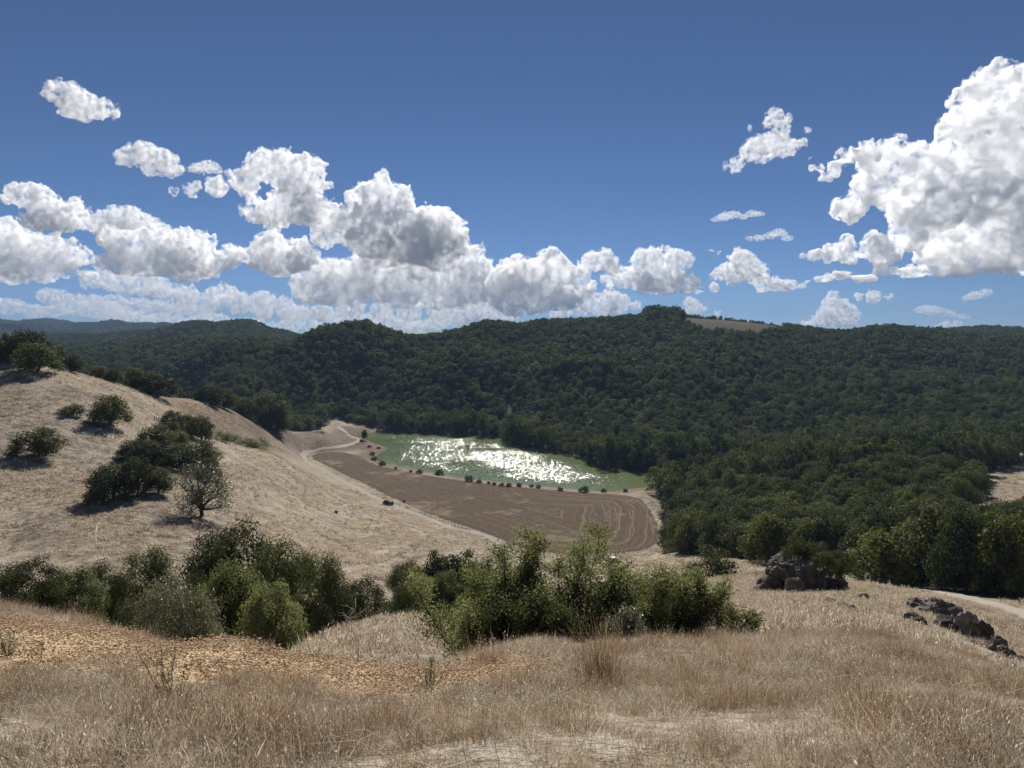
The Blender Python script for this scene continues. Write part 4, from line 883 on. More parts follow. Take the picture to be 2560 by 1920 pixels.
for k, (px, top, wpx, y, stems, nl, mat, sp, lb) in enumerate([
  (1190, 1450, 240, 13.8, 8, 9500, LEAF_SHRUB, 0.0, 'rounded dark shrub at the low end of the thicket'),
  (1290, 1345, 250, 14.2, 7, 9000, LEAF_SHRUB, 0.2, 'tall many stemmed shrub, uphill of the two tallest in the thicket'),
  (1420, 1322, 240, 14.0, 7, 9000, LEAF_SHRUB, 0.3, 'tallest shrub of the thicket with bare upright stems'),
  (1510, 1425, 220, 13.8, 7, 8000, LEAF_SHRUB, 0.1, 'leafy shrub filling the middle of the thicket'),
  (1615, 1400, 270, 14.5, 8, 9500, LEAF_SHRUB, 0.1, 'broad pale leaved shrub at the sunny end of the thicket'),
  (1390, 1500, 220, 12.6, 6, 6500, LEAF_OAK, 0.0, 'low dark leaved shrub at the foot of the thicket'),
  (1240, 1520, 170, 12.6, 6, 5000, LEAF_OAK, 0.0, 'low dark shrub in front of the rounded one'),
  (1700, 1470, 200, 14.8, 6, 5200, LEAF_SHRUB, 0.1, 'rounded bright shrub joining the thicket to the small open tree'),
  (1775, 1450, 190, 14.5, 4, 4200, LEAF_SHRUB, 0.5, 'small open tree with a single thin trunk past the thicket'),
  (1860, 1525, 120, 14.8, 4, 2200, LEAF_SHRUB, 0.2, 'low sprawling shrub at the far tip of the thicket'),
  (1560, 1530, 140, 12.4, 5, 3000, LEAF_GREY, 0.0, 'small grey leaved bush at the thicket edge'),
]):
    g = below(px, y); h = at(px, top, y).z - g.z; w = wpx * y / F
    e = empty('shrub', g, k * 0.9); tr, cr = thicket('shrub', 500 + k, h, w, stems, nl, 0.052 if mat is not LEAF_OAK else 0.06, mat, 1.0, sp)
    link('trunk', tr, e); link('crown', cr, e); tag(e, lb, 'shrub', 'thicket on the knoll')

# bare, bleached branches
def dead_branch(px, py, y, h, seed, label):
    rg = np.random.default_rng(seed); acc = Acc(); g = below(px, y)
    p = limb(acc, rg, (0, 0, -0.1), (rg.normal(0, .25) * h, rg.normal(0, .2) * h, h), 0.026 * h, 0.010 * h, 0.12, 8, 6)
    for k in range(7):
        q = p[rg.integers(2, 8)]; d = rg.normal(size=3); d[2] = abs(d[2]) + 0.2; d /= np.linalg.norm(d); r = limb(acc, rg, q, q + d * h * rg.uniform(0.3, 0.55), 0.014 * h, 0.004 * h, 0.12, 5, 5)
        for _ in range(2):
            d2 = d + rg.normal(0, 0.6, 3); limb(acc, rg, r[3], r[3] + d2 * h * 0.2, 0.007 * h, 0.002 * h, 0.1, 4, 4)
    o = link('dead_branch', acc.mesh('dead_branch', DEADWOOD), loc=g); tag(o, label, 'branch'); return o
dead_branch(852, 1545, 24, 0.95, 3, 'white bleached dead branch below the gully oaks')
dead_branch(690, 1560, 14.0, 0.7, 5, 'thin pale dead stem at the end of the orange bank')

# ------------------------------------------------------------------ rocks
def rock_material(name, a, b, c):
    m = MT(name); co = m.coord('Object'); n = m.noise(co, 1.6, 6, 0.68, 0.5); f = m.noise(co, 9.0, 5, 0.7)
    col = m.ramp(n, [(0.3, a), (0.5, b), (0.68, c)]); lich = m.ramp(m.noise(co, 4.0, 4, 0.6), [(0.60, 0.0), (0.70, 0.7)])
    col = m.mix(lich, col, (0.38, 0.36, 0.31)); col = m.mix(1.0, col, m.ramp(f, [(0.3, 0.62), (0.65, 1.15)]), 'MULTIPLY')
    h = m.math('ADD', m.math('MULTIPLY', n, 0.6), m.math('MULTIPLY', f, 0.22))
    return m.done(m.principled(col, 0.9, 0.15, m.bump(h, 0.8, 0.25)))
ROCK = rock_material('rock_grey', (0.070, 0.060, 0.052), (0.150, 0.132, 0.115), (0.27, 0.245, 0.215))
ROCK_PALE = rock_material('rock_pale', (0.16, 0.145, 0.13), (0.27, 0.25, 0.225), (0.40, 0.375, 0.34))
ROCK_DARK = rock_material('rock_dark', (0.040, 0.036, 0.033), (0.080, 0.072, 0.066), (0.15, 0.138, 0.125))
ICO = {k: ico(k) for k in (3, 4, 5, 6)}
def rock_mesh(seed, size, sub=4, cuts=16, rough=0.10, mat=None, strata=0.0):
    rg = np.random.default_rng(seed); V, Fc = ICO[sub]; v = V.copy()
    for _ in range(cuts):
        n = rg.normal(size=3); n /= np.linalg.norm(n); d = rg.uniform(0.62, 0.9); t = v @ n - d; v = v - np.where(t > 0, t, 0)[:, None] * n * 0.92
    r = np.linalg.norm(v, axis=1)[:, None]; dirv = v / r
    k = fbm(v[:, 0] * 1.7, v[:, 1] * 1.7, v[:, 2] * 1.7, octs=3, seed=seed) * rough * 1.6 - rough * 1.1 * np.abs(fbm(v[:, 0] * 5 + 3, v[:, 1] * 5, v[:, 2] * 3, octs=3, seed=seed + 5))
    if strata: k = k - strata * smooth(0.35, 0.0, np.abs(np.sin(v[:, 0] * 9 + v[:, 2] * 2.4 + 1.5 * fbm(v[:, 0] * 2, v[:, 1] * 2, v[:, 2] * 2, octs=2, seed=seed))))
    v = (v + dirv * k[:, None]) * np.array(size) * 0.5
    return mesh_from('rock', v, Fc, mat, False)
def rock(px, py, wpx, hpx, seed, label, mat=None, sub=4, depth=0.8, rz=0.0, y0=8, y1=400, rough=0.10, sink=0.28, strata=0.0, name='boulder', group=None, tilt=0.0, parent=None, yset=None):
    g = hit(px, py, y0, y1) if yset is None else below(px, yset); s = g.y / F; w, h = wpx * s, hpx * s
    o = link(name, rock_mesh(seed, (w, w * depth, h * 1.5), sub, 16, rough, mat or ROCK, strata), loc=(g.x, g.y, g.z + h * 0.5 - h * sink * 0.5)); o.rotation_euler = (tilt, tilt * 0.6, rz)
    tag(o, label, 'rock', group); return o
rock(1985, 1483, 196, 90, 1, 'huge dark craggy boulder with bushes on top', ROCK, 6, 0.9, 0.4, rough=0.2, sink=0.2, strata=0.07, yset=57)
rock(2085, 1490, 170, 70, 2, 'sloping dark flank of the huge boulder', ROCK, 5, 0.8, 1.2, rough=0.2, sink=0.5, strata=0.06, tilt=0.25, yset=57.5)
rock(1998, 1486, 56, 44, 3, 'rounded brown rock leaning on the foot of the huge boulder', ROCK, 5, 0.8, 2.2, yset=53.5)
RR = 'rocks along the slope'
for i, a in enumerate([
 (2152, 1440, 18, 12, 'smallest pale rock of the three in a row', ROCK_PALE), (2180, 1444, 38, 20, 'middle pale rock of the three in a row', ROCK_PALE), (2222, 1456, 40, 22, 'last and largest pale rock of the three in a row', ROCK_PALE),
 (2072, 1508, 34, 12, 'flat dark stone in the short line below the huge boulder', ROCK), (2108, 1518, 30, 14, 'middle stone in the short line below the huge boulder', ROCK), (2132, 1528, 20, 16, 'upright end stone in the short line below the huge boulder', ROCK_PALE), (2158, 1496, 26, 14, 'half buried dark stone above the short line', ROCK_DARK),
 (2350, 1540, 86, 46, 'large flat topped rock on the ridge above the road', ROCK), (2306, 1530, 70, 40, 'low broken rock uphill of the flat topped one', ROCK), (2290, 1556, 50, 22, 'dark slab under the flat topped rock', ROCK_DARK), (2372, 1572, 70, 36, 'shaded rock face below the flat topped rock', ROCK_DARK),
 (2412, 1585, 56, 62, 'jagged reddish rock with a split top', ROCK_PALE), (2446, 1606, 50, 66, 'dark pointed rock next to the jagged one', ROCK_DARK), (2428, 1606, 24, 14, 'small pale rock at the foot of the jagged one', ROCK_PALE),
 (2492, 1628, 36, 40, 'upright dark rock near the lower end of the outcrop', ROCK), (2516, 1640, 44, 26, 'low slab at the lower end of the outcrop', ROCK), (2556, 1652, 34, 14, 'dark stone at the photo edge past the outcrop', ROCK_DARK)]):
    rock(a[0], a[1], a[2] * 1.35, a[3] * 1.2, 20 + i, a[4], a[5], 4, 0.85, i * 1.3, 18, 110, 0.2, 0.7, 0.05 if i > 6 else 0.0, group=RR, tilt=0.12 * math.sin(i))
for i, a in enumerate([(1182, 1724, 40, 12, 'flat grey weathered stone by the green weed', ROCK_PALE), (1375, 1738, 22, 9, 'small dark clod left of the grass tussock', ROCK_DARK), (1500, 1732, 52, 14, 'flat pale stone under the tall tussock', ROCK_PALE), (1235, 1660, 16, 12, 'little white stone on the orange bank', ROCK_PALE), (650, 1630, 22, 8, 'small pale clod on the orange bank', ROCK_PALE)]):
    rock(a[0], a[1], a[2], a[3], 60 + i, a[4], a[5], 3, 0.7, i, 4, 14, 0.14, 0.3, name='stone')
for i, a in enumerate([(840, 1283, 10, 7, 'lone dark stone on the grass below the trail'), (1010, 1255, 9, 5, 'small stone beside the rubble heap')]):
    rock(a[0], a[1], a[2], a[3], 70 + i, a[4], ROCK_DARK, 3, 0.8, i, 100, 300, name='stone')
# heap of dark rubble beside the road
g = hit(965, 1262, 150, 320); heap = empty('rubble_heap', g); rg = np.random.default_rng(9)
for i in range(16):
    r = rg.uniform(0.4, 1.0); a = rg.uniform(0, 6.28); d = rg.uniform(0, 2.4) * (1 - i / 22); s = link('stone', rock_mesh(90 + i, (r * 2.4, r * 2, r * 1.7), 3, 12, 0.15, ROCK_DARK), heap, (d * math.cos(a) * 1.4, d * math.sin(a), 0.2 + (2.4 - d) * 0.42)); s.rotation_euler = (0, 0, a)
tag(heap, 'dark heap of rubble beside the dirt road', 'rubble')

# bushes growing over the huge boulder
for k, (px, top, bot, wpx, y, lb) in enumerate([(1990, 1348, 1396, 72, 57, 'dark bush on top of the huge boulder'), (2038, 1354, 1402, 70, 57, 'rounded bush beside it on the boulder top'), (2062, 1376, 1424, 66, 55.0, 'bush draped over the sunny flank of the boulder'), (2102, 1380, 1432, 72, 56.0, 'olive bush leaning off the end of the boulder')]):
    a = at(px, bot, y); h = (bot - top) * y / F; plant(None, SHRUBS[k % 2], (a.x, a.y, a.z), wpx * y / F / 3.2, h / 2.2 * 1.05, k * 1.3, lb, 'bush', 'bushes on the boulder', 'bush')

# ------------------------------------------------------------------ lakeside
ORD = 'first second third fourth fifth sixth seventh eighth ninth tenth eleventh twelfth thirteenth fourteenth fifteenth sixteenth seventeenth eighteenth'.split()
SHORE = ['%s dark shrub along the near lake shore, counted from the picnic table' % o for o in ORD] + ['dark shrub at the bend of the shore below the picnic table', 'small shrub on the bank beside the picnic table', 'small shrub at the water edge below the pointed tree', 'low shrub on the muddy bank past the picnic table']
for k, (X, Yy, wz) in enumerate([(565, 356, 44), (640, 378, 22), (724, 394, 24), (770, 400, 40), (880, 412, 62), (1045, 444, 56), (1100, 454, 36), (1155, 460, 26), (1185, 465, 30), (1225, 471, 34), (1265, 474, 40), (1322, 474, 36), (1390, 477, 30), (1430, 482, 36), (1550, 497, 40), (1680, 505, 60), (1790, 505, 40), (1910, 505, 34), (520, 330, 40), (495, 258, 26), (545, 265, 22), (510, 300, 34)]):
    px, py = 700 + X / 2.212, 1000 + Yy / 2.212; g = hit(px, py + 2, 280, 520); s = g.y / F
    plant(None, SHRUBS[k % 2], (g.x, g.y, max(g.z, 0.05)), wz / 2.212 * s / 3.2, wz / 2.212 * s * 0.55 / 2.2, k, SHORE[k], 'shrub', 'shore shrubs', 'shore_shrub')
g = hit(911, 1101, 440, 520); plant(None, TALLS[1], g, 20 * g.y / F / 7.5, 28 * g.y / F / 11, 0, 'single pointed tree at the corner of the lake', 'tree', None, 'tree')
# low earth dam at the far corner of the lake
dm = [below(842, 562), below(870, 553), below(900, 548), below(930, 548)]
WOOD_MAT = bark_material('weathered_wood', (0.070, 0.052, 0.040), (0.150, 0.115, 0.090))
def boxes(name, lst, mat, parent=None, loc=None):
    acc = Acc()
    for (cx, cyy, cz, sx, sy, szz) in lst:
        v = np.array([(x, y, z) for x in (-.5, .5) for y in (-.5, .5) for z in (-.5, .5)]) * (sx, sy, szz) + (cx, cyy, cz)
        acc.add(v, np.array([(0, 1, 3, 2), (4, 6, 7, 5), (0, 4, 5, 1), (2, 3, 7, 6), (0, 2, 6, 4), (1, 5, 7, 3)]))
    return link(name, acc.mesh(name, mat, False), parent, loc)
g = hit(893, 1111, 420, 500); t = empty('picnic_table', g, 0.3)
for i in range(5): boxes('plank', [(0, -0.36 + 0.18 * i, 0.76, 2.2, 0.16, 0.045)], WOOD_MAT, t)
for s in (-1, 1):
    boxes('bench', [(0, s * 0.78, 0.45, 2.2, 0.26, 0.05)], WOOD_MAT, t); boxes('leg', [(s * 0.75, 0, 0.36, 0.09, 1.5, 0.09), (s * 0.75, 0.3, 0.36, 0.09, 0.09, 0.76), (s * 0.75, -0.3, 0.36, 0.09, 0.09, 0.76)], WOOD_MAT, t)
tag(t, 'dark wooden picnic table beside the road at the lake corner', 'table')
g = hit(901, 1108, 420, 500); t = empty('notice_board', (g.x, g.y + 2.5, g.z), 0.2)
for s in (-1, 1): boxes('post', [(s * 0.9, 0, 1.0, 0.14, 0.14, 2.1)], WOOD_MAT, t)
boxes('board', [(0, 0, 1.5, 1.7, 0.08, 1.0)], WOOD_MAT, t); boxes('roof', [(0, 0, 2.12, 2.3, 0.7, 0.09)], WOOD_MAT, t); tag(t, 'dark notice board behind the picnic table', 'sign')
# pale log lying between the hollow oaks
g = hit(462, 1084, 120, 260); acc = Acc(); limb(acc, np.random.default_rng(4), (-1.9, 0, 0.25), (1.9, 0.3, 0.3), 0.30, 0.2, 0.02, 8, 9); lo = link('fallen_log', acc.mesh('fallen_log', DEADWOOD), loc=g); tag(lo, 'bleached fallen log between the oaks in the hollow', 'log')

# ------------------------------------------------------------------ fence along the road
wire = MT('wire'); WIRE = wire.done(wire.principled((0.22, 0.21, 0.20), 0.5, 0.5))
pts = resample([hit(a, b, 180, 340) for a, b in [(1052, 1282), (1090, 1299), (1130, 1314), (1175, 1327)]], 0.5)
sel = pts[np.linspace(0, len(pts) - 1, 18).astype(int)]; zs = H(sel[:, 0], sel[:, 1]); root = empty('wire_fence', (sel[0, 0], sel[0, 1], zs[0]))
for (x, y), z in zip(sel, zs): boxes('post', [(0, 0, 0.55, 0.12, 0.12, 1.4)], WOOD_MAT, root, (x - sel[0, 0], y - sel[0, 1], z - zs[0]))
for hgt in (0.35, 0.7, 1.05):
    v, f = tube(np.column_stack([sel - sel[0], zs - zs[0] + hgt]), np.full(len(sel), 0.012), 4); link('wire', mesh_from('wire', v, f, WIRE), root)
tag(root, 'post and wire fence beside the bend of the dirt road', 'fence')
for k, (px, py) in enumerate([(392, 1053), (387, 1052), (397, 1053), (403, 1055)]):
    g = hit(px, py, 120, 260); o = boxes('fence_post', [(0, 0, 0.5, 0.16, 0.16, 1.3)], WOOD_MAT, None, g); tag(o, '%s of the four short dark fence posts uphill of the hollow oaks' % ('second', 'first', 'third', 'last')[k], 'post', 'four fence posts')

# ------------------------------------------------------------------ vehicle parked by the field
def flat_mat(name, c, rough=0.4, spec=0.5):
    m = MT(name); n = m.noise(m.coord('Object'), 3.0, 3); return m.done(m.principled(m.mix(0.25, c, m.ramp(n, [(0.3, tuple(x * .6 for x in c)), (0.7, c)])), rough, spec))
CAR, GLASS, TYRE, PALE = flat_mat('car_paint', (0.012, 0.012, 0.014), 0.3), flat_mat('car_glass', (0.02, 0.022, 0.025), 0.08, 0.6), flat_mat('tyre', (0.02, 0.02, 0.02), 0.9, 0.1), flat_mat('pale_roof', (0.30, 0.30, 0.29), 0.4)
g = hit(1536, 1408, 150, 260); car = empty('utility_vehicle', (g.x, g.y, g.z + 0.02), 0.5)
def prism(name, prof, wdt, mat, parent, bevel=0.05):
    bm = bmesh.new(); a = [bm.verts.new((x, -wdt / 2, z)) for x, z in prof]; b = [bm.verts.new((x, wdt / 2, z)) for x, z in prof]; n = len(prof)
    bm.faces.new(a); bm.faces.new(b[::-1])
    for i in range(n): bm.faces.new((a[i], b[i], b[(i + 1) % n], a[(i + 1) % n]))
    bmesh.ops.recalc_face_normals(bm, faces=bm.faces); bmesh.ops.bevel(bm, geom=bm.edges[:], offset=bevel, segments=2, affect='EDGES')
    me = bpy.data.meshes.new(name); bm.to_mesh(me); bm.free(); me.materials.append(mat); return link(name, me, parent)
prism('body', [(-1.75, 0.4), (1.75, 0.4), (1.75, 0.95), (0.75, 1.02), (-1.75, 1.02)], 1.62, CAR, car)
prism('cabin', [(-1.65, 1.02), (0.7, 1.02), (0.28, 1.72), (-1.5, 1.72)], 1.5, CAR, car); prism('roof', [(-1.55, 1.73), (0.32, 1.73), (0.3, 1.80), (-1.5, 1.80)], 1.52, PALE, car, 0.02)
prism('windscreen', [(0.70, 1.06), (0.73, 1.06), (0.34, 1.68), (0.31, 1.68)], 1.3, GLASS, car, 0.005)
for s in (-1, 1):
    boxes('side_window', [(-0.65, s * 0.752, 1.38, 1.5, 0.02, 0.46)], GLASS, car); boxes('headlight', [(1.755, s * 0.55, 0.8, 0.03, 0.24, 0.14)], PALE, car)
    for x in (-1.15, 1.15):
        a = np.linspace(0, 2 * math.pi, 20, endpoint=False); bm = bmesh.new(); bmesh.ops.create_cone(bm, cap_ends=True, segments=20, radius1=0.38, radius2=0.38, depth=0.26, matrix=Matrix.Translation((x, s * 0.74, 0.38)) @ Matrix.Rotation(R(90), 4, 'X'))
        me = bpy.data.meshes.new('wheel'); bm.to_mesh(me); bm.free(); me.materials.append(TYRE); link('wheel', me, car)
tag(car, 'small dark utility vehicle parked by the end of the field', 'vehicle')

# ------------------------------------------------------------------ grass
def grass_material(name, stops, trans=0.5):
    m = MT(name); v = m.attr('var').outputs['Fac']; oi = m.node('ObjectInfo'); k = m.math('ADD', m.math('MULTIPLY', v, 0.65), m.math('MULTIPLY', oi.outputs['Random'], 0.35))
    col = m.ramp(k, stops); d = m.principled(col, 0.7, 0.2); t = m.node('BsdfTranslucent'); m.l(col, t.inputs['Color'])
    mx = m.node('MixShader'); mx.inputs[0].default_value = trans; m.l(d.outputs[0], mx.inputs[1]); m.l(t.outputs[0], mx.inputs[2]); return m.done(mx)
STOPS = {'brown': [(0.0, (0.085, 0.062, 0.043)), (0.45, (0.26, 0.203, 0.142)), (0.75, (0.47, 0.392, 0.288)), (1.0, (0.80, 0.725, 0.585))],
         'straw': [(0.0, (0.30, 0.235, 0.165)), (0.5, (0.56, 0.47, 0.35)), (1.0, (0.84, 0.77, 0.64))],
         'gold': [(0.0, (0.15, 0.095, 0.055)), (0.5, (0.32, 0.222, 0.128)), (1.0, (0.54, 0.42, 0.27))]}
def tint(kind, t):
    s = STOPS[kind]; p = [a for a, _ in s]; return np.stack([np.interp(t, p, [c[k] for _, c in s]) for k in range(3)], -1)
def tuft_parts(rg, n, rad, h, wid, lean, kind, heads=0.0, lie=0.0, curve=0.5, c=(0, 0), slope=0.0, dark=0.0):
    b = np.column_stack([rg.normal(0, rad, (n, 2)) + np.array(c), np.zeros(n)]); b[:, 2] = -0.03 - slope * b[:, 1]
    a = rg.uniform(0, 2 * math.pi, n); hd = np.column_stack([np.cos(a), np.sin(a), np.zeros(n)])
    L = h * rg.uniform(0.5, 1.2, n); le = np.abs(rg.normal(0, lean, n)) + lie
    up = np.array([0, 0, 1.0]); d0 = hd * np.sin(le)[:, None] + up * np.cos(le)[:, None]; le2 = np.minimum(le + rg.uniform(0, curve, n), 1.9); d1 = hd * np.sin(le2)[:, None] + up * np.cos(le2)[:, None]
    m = b + d0 * (L * 0.55)[:, None]; t = m + d1 * (L * 0.5)[:, None]
    fa = rg.uniform(0, 2 * math.pi, n); sd = np.column_stack([np.cos(fa), np.sin(fa), np.zeros(n)]); w = (wid * rg.uniform(0.6, 1.4, n))[:, None]
    V = np.stack([b - sd * w * .5, b + sd * w * .5, m + sd * w * .42, m - sd * w * .42, t], 1).reshape(-1, 3); base = np.arange(n)[:, None] * 5
    q = base + np.array([0, 1, 2, 3]); tr = base + np.array([3, 2, 4]); v = np.clip(rg.normal(0.45 - dark, 0.30, n), 0, 1); cq = tint(kind, v); ct = cq; nh = int(n * heads)
    if nh:
        tp = t[:nh]; d = d1[:nh]; s2 = np.cross(d, rg.normal(size=(nh, 3))); s2 /= np.linalg.norm(s2, axis=1)[:, None] + 1e-9; hl = (wid * rg.uniform(2.2, 4.5, nh))[:, None]; hw = hl * 0.28
        HV = np.stack([tp - d * hl, tp + s2 * hw, tp + d * hl, tp - s2 * hw], 1).reshape(-1, 3); q = np.concatenate([q, len(V) + np.arange(nh * 4).reshape(nh, 4)])
        V = np.concatenate([V, HV]); cq = np.concatenate([cq, tint(kind, np.clip(v[:nh] + 0.3, 0, 1))])
    return V, q, tr, cq, ct
def grass_mesh(parts):
    off = 0; Vs, qs, ts, cqs, cts = [], [], [], [], []
    for V, q, t, cq, ct in parts:
        Vs.append(V); qs.append(q + off); ts.append(t + off); cqs.append(cq); cts.append(ct); off += len(V)
    col = np.concatenate(cqs + cts); col = np.column_stack([col, np.ones(len(col))])
    return mesh_from('tuft', np.concatenate(Vs), [np.concatenate(qs), np.concatenate(ts)], GRASS, False, {'tint': ('FACE', 'FLOAT_COLOR', col)})
gm = MT('dry_grass_blades'); ga = gm.attr('tint').outputs['Color']; go_ = gm.node('ObjectInfo').outputs['Random']
gcol = gm.mix(1.0, ga, gm.ramp(go_, [(0.0, (0.80, 0.78, 0.78)), (1.0, (1.15, 1.13, 1.10))]), 'MULTIPLY'); gp = gm.principled(gcol, 0.65, 0.25); gt = gm.node('BsdfTranslucent'); gm.l(gcol, gt.inputs['Color'])
gx_ = gm.node('MixShader'); gx_.inputs[0].default_value = 0.5; gm.l(gp.outputs[0], gx_.inputs[1]); gm.l(gt.outputs[0], gx_.inputs[2]); GRASS = gm.done(gx_)
def tuft(seed, n, rad, h, wid, lean, kind, heads=0.0, lie=0.0, curve=0.5): return grass_mesh([tuft_parts(np.random.default_rng(seed), n, rad, h, wid, lean, kind, heads, lie, curve)])
KN = 0.33                                    # the knoll falls away at about this slope
def patch(seed, mix, rad=0.20, n=7, hs=1.0):
    rg = np.random.default_rng(seed); P = []
    for _ in range(n):
        c = rg.normal(0, rad * 0.62, 2); k = rg.choice(4, p=mix)
        if k == 0: P.append(tuft_parts(rg, 62, 0.055, 0.155 * hs * rg.uniform(0.7, 1.2), 0.0022, 0.32, 'brown', 0.4, 0, 0.5, c, KN))
        elif k == 1: P.append(tuft_parts(rg, 60, 0.075, 0.105 * hs, 0.0024, 0.6, 'brown', 0.15, 0.15, 0.9, c, KN, 0.10))
        elif k == 2: P.append(tuft_parts(rg, 34, 0.085, 0.21 * hs, 0.0023, 0.5, 'straw', 0.1, 0.5, 0.9, c, KN))
        else: P.append(tuft_parts(rg, 56, 0.055, 0.20 * hs * rg.uniform(0.7, 1.2), 0.0023, 0.22, 'gold', 0.3, 0, 0.5, c, KN))
    return grass_mesh(P)
PA = [patch(600 + i, (0.38, 0.30, 0.29, 0.03), hs=0.66) for i in range(6)] + [patch(610 + i, (0.12, 0.16, 0.67, 0.05), hs=0.72) for i in range(4)] + [patch(620 + i, (0.28, 0.12, 0.17, 0.43), hs=1.0) for i in range(4)]
rg_ = np.random.default_rng(88)
def rnd_in(y0, y1, smax, dens, seed):
    """random ground points between two distances, within the view's width and a margin"""
    r = np.random.default_rng(seed); A = (y1 - y0) * smax * (y1 + y0 + 2 * OFF); n = int(A * dens)
    y = np.sqrt(r.uniform((y0 + OFF) ** 2, (y1 + OFF) ** 2, n)) - OFF; x = r.uniform(-1, 1, n) * smax * (y + OFF); return x, y
def lay(name, x, y, pick, s, protos, label, tilt=0.12, lift=0.0, slope=False):
    n = len(x); print(name, n); r = np.random.default_rng(n); rot = np.column_stack([r.normal(0, tilt, n), r.normal(0, tilt, n), r.uniform(0, 6.28, n)]); scl = np.column_stack([s, s, s])
    if slope:
        gx = (H(x + 0.3, y) - H(x - 0.3, y)) / 0.6; gy = (H(x, y + 0.3) - H(x, y - 0.3)) / 0.6
        rot = np.column_stack([np.clip(gy + KN, -0.5, 0.5) + r.normal(0, 0.04, n), -np.clip(gx, -0.5, 0.5) + r.normal(0, 0.04, n), r.normal(0, 0.25, n)]); scl[:, 0] *= r.choice([-1, 1], n)
    scatter(name, np.column_stack([x, y, H(x, y) + lift]), rot, scl, pick, protos, label)
# on the knoll
x, y = rnd_in(1.3, 8, 0.55, 42, 1); x2, y2 = rnd_in(8, 16, 0.62, 20, 2); x = np.r_[x, x2]; y = np.r_[y, y2]
od = sdist(ORANGE, x, y); wv = 0.35 * fbm(x / 0.9, y / 0.9, octs=2, seed=70); keep = rg_.random(len(x)) < np.where(od + wv < -0.35, 0.03, np.where(od + wv < 0.1, 0.35, 1.0))
pn = fbm(x / 1.3, y / 1.3, octs=3, seed=71); keep &= rg_.random(len(x)) < np.clip(0.9 + 1.0 * pn, 0.55, 1.0); x, y, pn = x[keep], y[keep], pn[keep]
pt = fbm(x / 0.75 + 31, y / 0.75, octs=3, seed=72); n = len(x)
pick = np.where((pt > 0.10), rg_.integers(6, 10, n), np.where(pt < -0.34, rg_.integers(10, 14, n), rg_.integers(0, 6, n))); pick = np.where(rg_.random(n) < 0.1, rg_.integers(0, 14, n), pick)
s = rg_.uniform(0.7, 1.15, n) * np.clip(1 + 0.95 * pn, 0.72, 1.8) * np.where(y > 8, 1.15, 1.0)
lay('dry_grass', x, y, pick, s, PA, 'dry brown and straw coloured grass covering the knoll', slope=True)
# long fallen stalks
ST = [tuft(640 + i, 5, 0.14, 0.36, 0.0036, 0.25, 'straw', 0.0, 0.95, 0.5) for i in range(5)]
x, y = rnd_in(1.8, 9, 0.55, 16, 4); kk = sdist(ORANGE, x, y) > 0.3; x, y = x[kk], y[kk]; n = len(x)
lay('straw_stalks', x, y, rg_.integers(0, 5, n), rg_.uniform(0.4, 1.1, n), ST, 'long pale stalks lying across the dry grass', lift=0.05)
# slopes farther off: coarser tufts
TC = [tuft(650 + i, 46, 0.16, 0.26, 0.012, 0.55, ('brown', 'straw', 'brown', 'straw')[i], 0.1) for i in range(4)]
x, y = rnd_in(14, 75, 0.66, 9, 5); px = 1280 + F * x / y; kk = (px > 600) & (px < 2800); x, y = x[kk], y[kk]
rd = resample(ROAD_PTS, 3.0)
def off_road(x, y, d=2.2):
    m = np.full(len(x), 1e9)
    for a in rd: m = np.minimum(m, (x - a[0]) ** 2 + (y - a[1]) ** 2)
    return m > d * d
kk = off_road(x, y) & (rg_.random(len(x)) < np.clip(0.7 + 1.2 * fbm(x / 3, y / 3, octs=3, seed=73), 0.1, 1)); x, y = x[kk], y[kk]; n = len(x)
lay('slope_grass', x, y, rg_.integers(0, 4, n), rg_.uniform(0.6, 1.3, n), TC, 'short dry grass on the slope below the knoll')
TH = [tuft(660 + i, 26, 0.26, 0.34, 0.05, 0.7, ('brown', 'straw', 'straw', 'brown')[i], 0.0) for i in range(4)]
x, y = rnd_in(75, 300, 0.75, 1.6, 6); px = 1280 + F * x / y
df_ = sdist(FIELD, x, y); fo = forest_amount(x, y)
kk = (df_ > 1.5) & (fo < 0.3) & off_road(x, y, 2.8); x, y = x[kk], y[kk]
pn = fbm(x / 5, y / 9, octs=4, seed=74); pm = fbm(x / 30, y / 45, octs=3, seed=75); kk = rg_.random(len(x)) < np.clip(0.5 + 1.6 * pn + 0.4 * pm, 0.04, 1); x, y, pn = x[kk], y[kk], pn[kk]; n = len(x)
lay('hill_grass', x, y, np.where(rg_.random(n) < 0.55 + pn, rg_.integers(1, 3, n), rg_.choice([0, 3], n)), rg_.uniform(0.6, 1.5, n), TH, 'tufts of dry grass mottling the hill')
# orange chips and clods on the bank
CHIP_MAT = grass_material('orange_chips', [(0.05, (0.21, 0.13, 0.07)), (0.35, (0.43, 0.30, 0.175)), (0.75, (0.62, 0.465, 0.29)), (0.97, (0.80, 0.68, 0.50))], 0.05)
def chip(seed):
    rg = np.random.default_rng(seed); acc = []; n = 9; V = []; f = []
    for i in range(n):
        c = np.array([*rg.normal(0, 0.05, 2), rg.uniform(0, 0.012)]); s = rg.uniform(0.005, 0.015); v, fc = ICO[3] if False else ico(1); v = v * (s, s * rg.uniform(0.4, 0.9), s * rg.uniform(0.3, 0.7)) * rg.uniform(0.8, 1.2, (len(v), 1)) + c; V.append(v); f.append(fc + i * len(v))
    return mesh_from('chip', np.concatenate(V), np.concatenate(f), CHIP_MAT, False, {'var': ('FACE', 'FLOAT', np.repeat(rg.uniform(0, 1, n), len(ico(1)[1])))})
CH = [chip(700 + i) for i in range(5)]
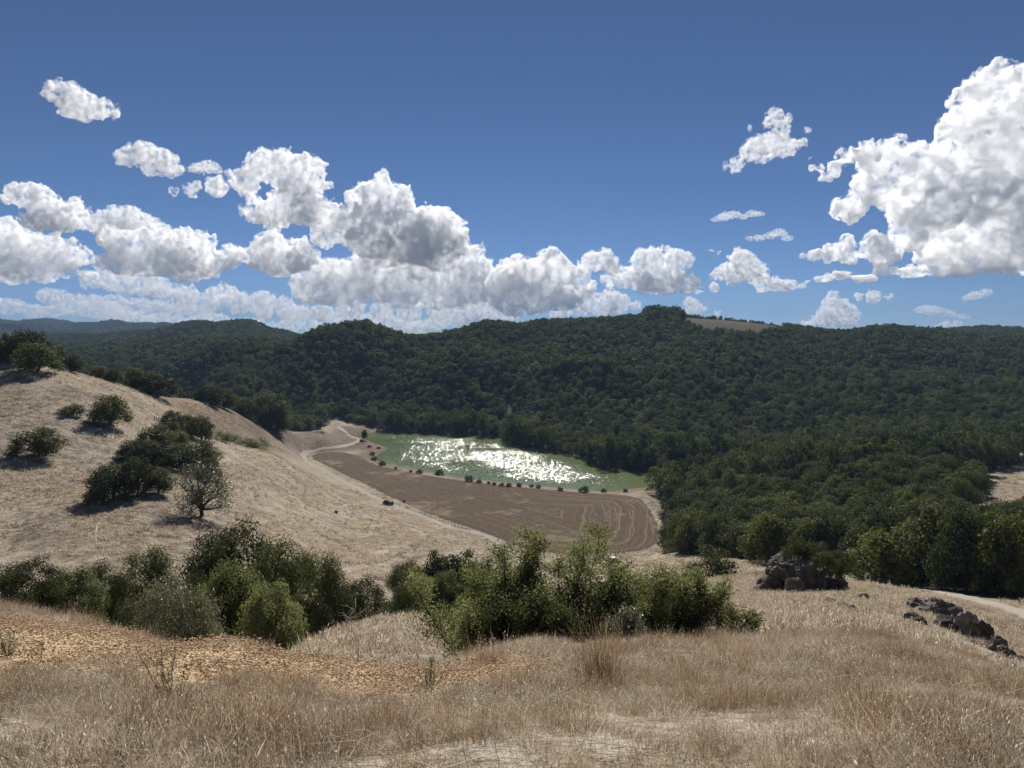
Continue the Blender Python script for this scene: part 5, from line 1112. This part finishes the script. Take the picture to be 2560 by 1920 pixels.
x, y = rnd_in(5.0, 13, 0.72, 210, 8); kk = rg_.random(len(x)) < np.clip(0.5 - sdist(ORANGE, x, y) / 1.0 + 0.5 * fbm(x, y, octs=2, seed=4), 0.0, 1); x, y = x[kk], y[kk]; n = len(x)
lay('orange_gravel', x, y, rg_.integers(0, 5, n), rg_.uniform(0.7, 1.5, n), CH, 'orange chips and clods covering the bank', tilt=0.3)
# tussock and weeds
def px_on_knoll(px, py): return hit(px, py, 3, 14)
g = px_on_knoll(1500, 1722); o = link('grass_tussock', tuft(720, 420, 0.10, 0.62, 0.0035, 0.28, 'gold', 0.4), loc=g); tag(o, 'tall golden grass tussock behind the flat stone', 'grass', None)
WEED = leaf_material('leaf_weed', (0.075, 0.090, 0.060), (0.130, 0.150, 0.100), (0.22, 0.24, 0.17))
for k, (px, py, hh, lb) in enumerate([(432, 1772, 0.42, 'grey green upright weed in front of the orange bank'), (1070, 1732, 0.40, 'branching grey green weed beside the flat stone'), (20, 1640, 0.3, 'dark weed stem at the photo edge on the orange bank')]):
    g = px_on_knoll(px, py); rg = np.random.default_rng(800 + k); acc = Acc(); P = []; D = []
    for s in range(7):
        a = rg.uniform(0, 6.28); t = (math.cos(a) * hh * rg.uniform(0.1, 0.6), math.sin(a) * hh * 0.3, hh * rg.uniform(0.55, 1.05)); p = limb(acc, rg, (0, 0, -0.03), t, 0.004, 0.0015, 0.06, 7, 5)
        for i in range(60):
            q = np.array([np.interp(rg.uniform(0.15, 1) * 6, range(7), p[:, c]) for c in range(3)]); d = rg.normal(size=3); P.append(q + d * 0.006); D.append(d + np.array([0, 0, 0.6]))
    P = np.array(P); D = np.array(D); D /= np.linalg.norm(D, axis=1)[:, None]; V, f, var = leaves('weed', WEED, P, D, np.full(len(P), 0.022), rg, 0.8, 0.35)
    e = empty('weed', g); link('stem', acc.mesh('stem', BARK), e); link('leaves', mesh_from('leaves', V, f, WEED, False, {'var': ('FACE', 'FLOAT', var)}), e); tag(e, lb, 'weed')
# ------------------------------------------------------------------ haze
hz = MT('haze_air'); v = hz.node('VolumePrincipled'); v.inputs['Color'].default_value = (0.34, 0.50, 0.78, 1); v.inputs['Density'].default_value = HAZE; v.inputs['Anisotropy'].default_value = 0.0; hz.l(v.outputs[0], hz.out.inputs['Volume'])
zt = float(max(GZ.max() + 26, EYE + 20)); zb = float(min(GZ.min() - 2, zz.min() - 2, -5))
V = np.array([(x, y, z) for x in (-10500, 10500) for y in (-120, 8000) for z in (zb, zt)], float)
o = link('haze', mesh_from('haze', V, np.array([(0, 1, 3, 2), (4, 6, 7, 5), (0, 4, 5, 1), (2, 3, 7, 6), (0, 2, 6, 4), (1, 5, 7, 3)]), hz.m)); tag(o, 'pale blue haze filling the valley air', kind='stuff')
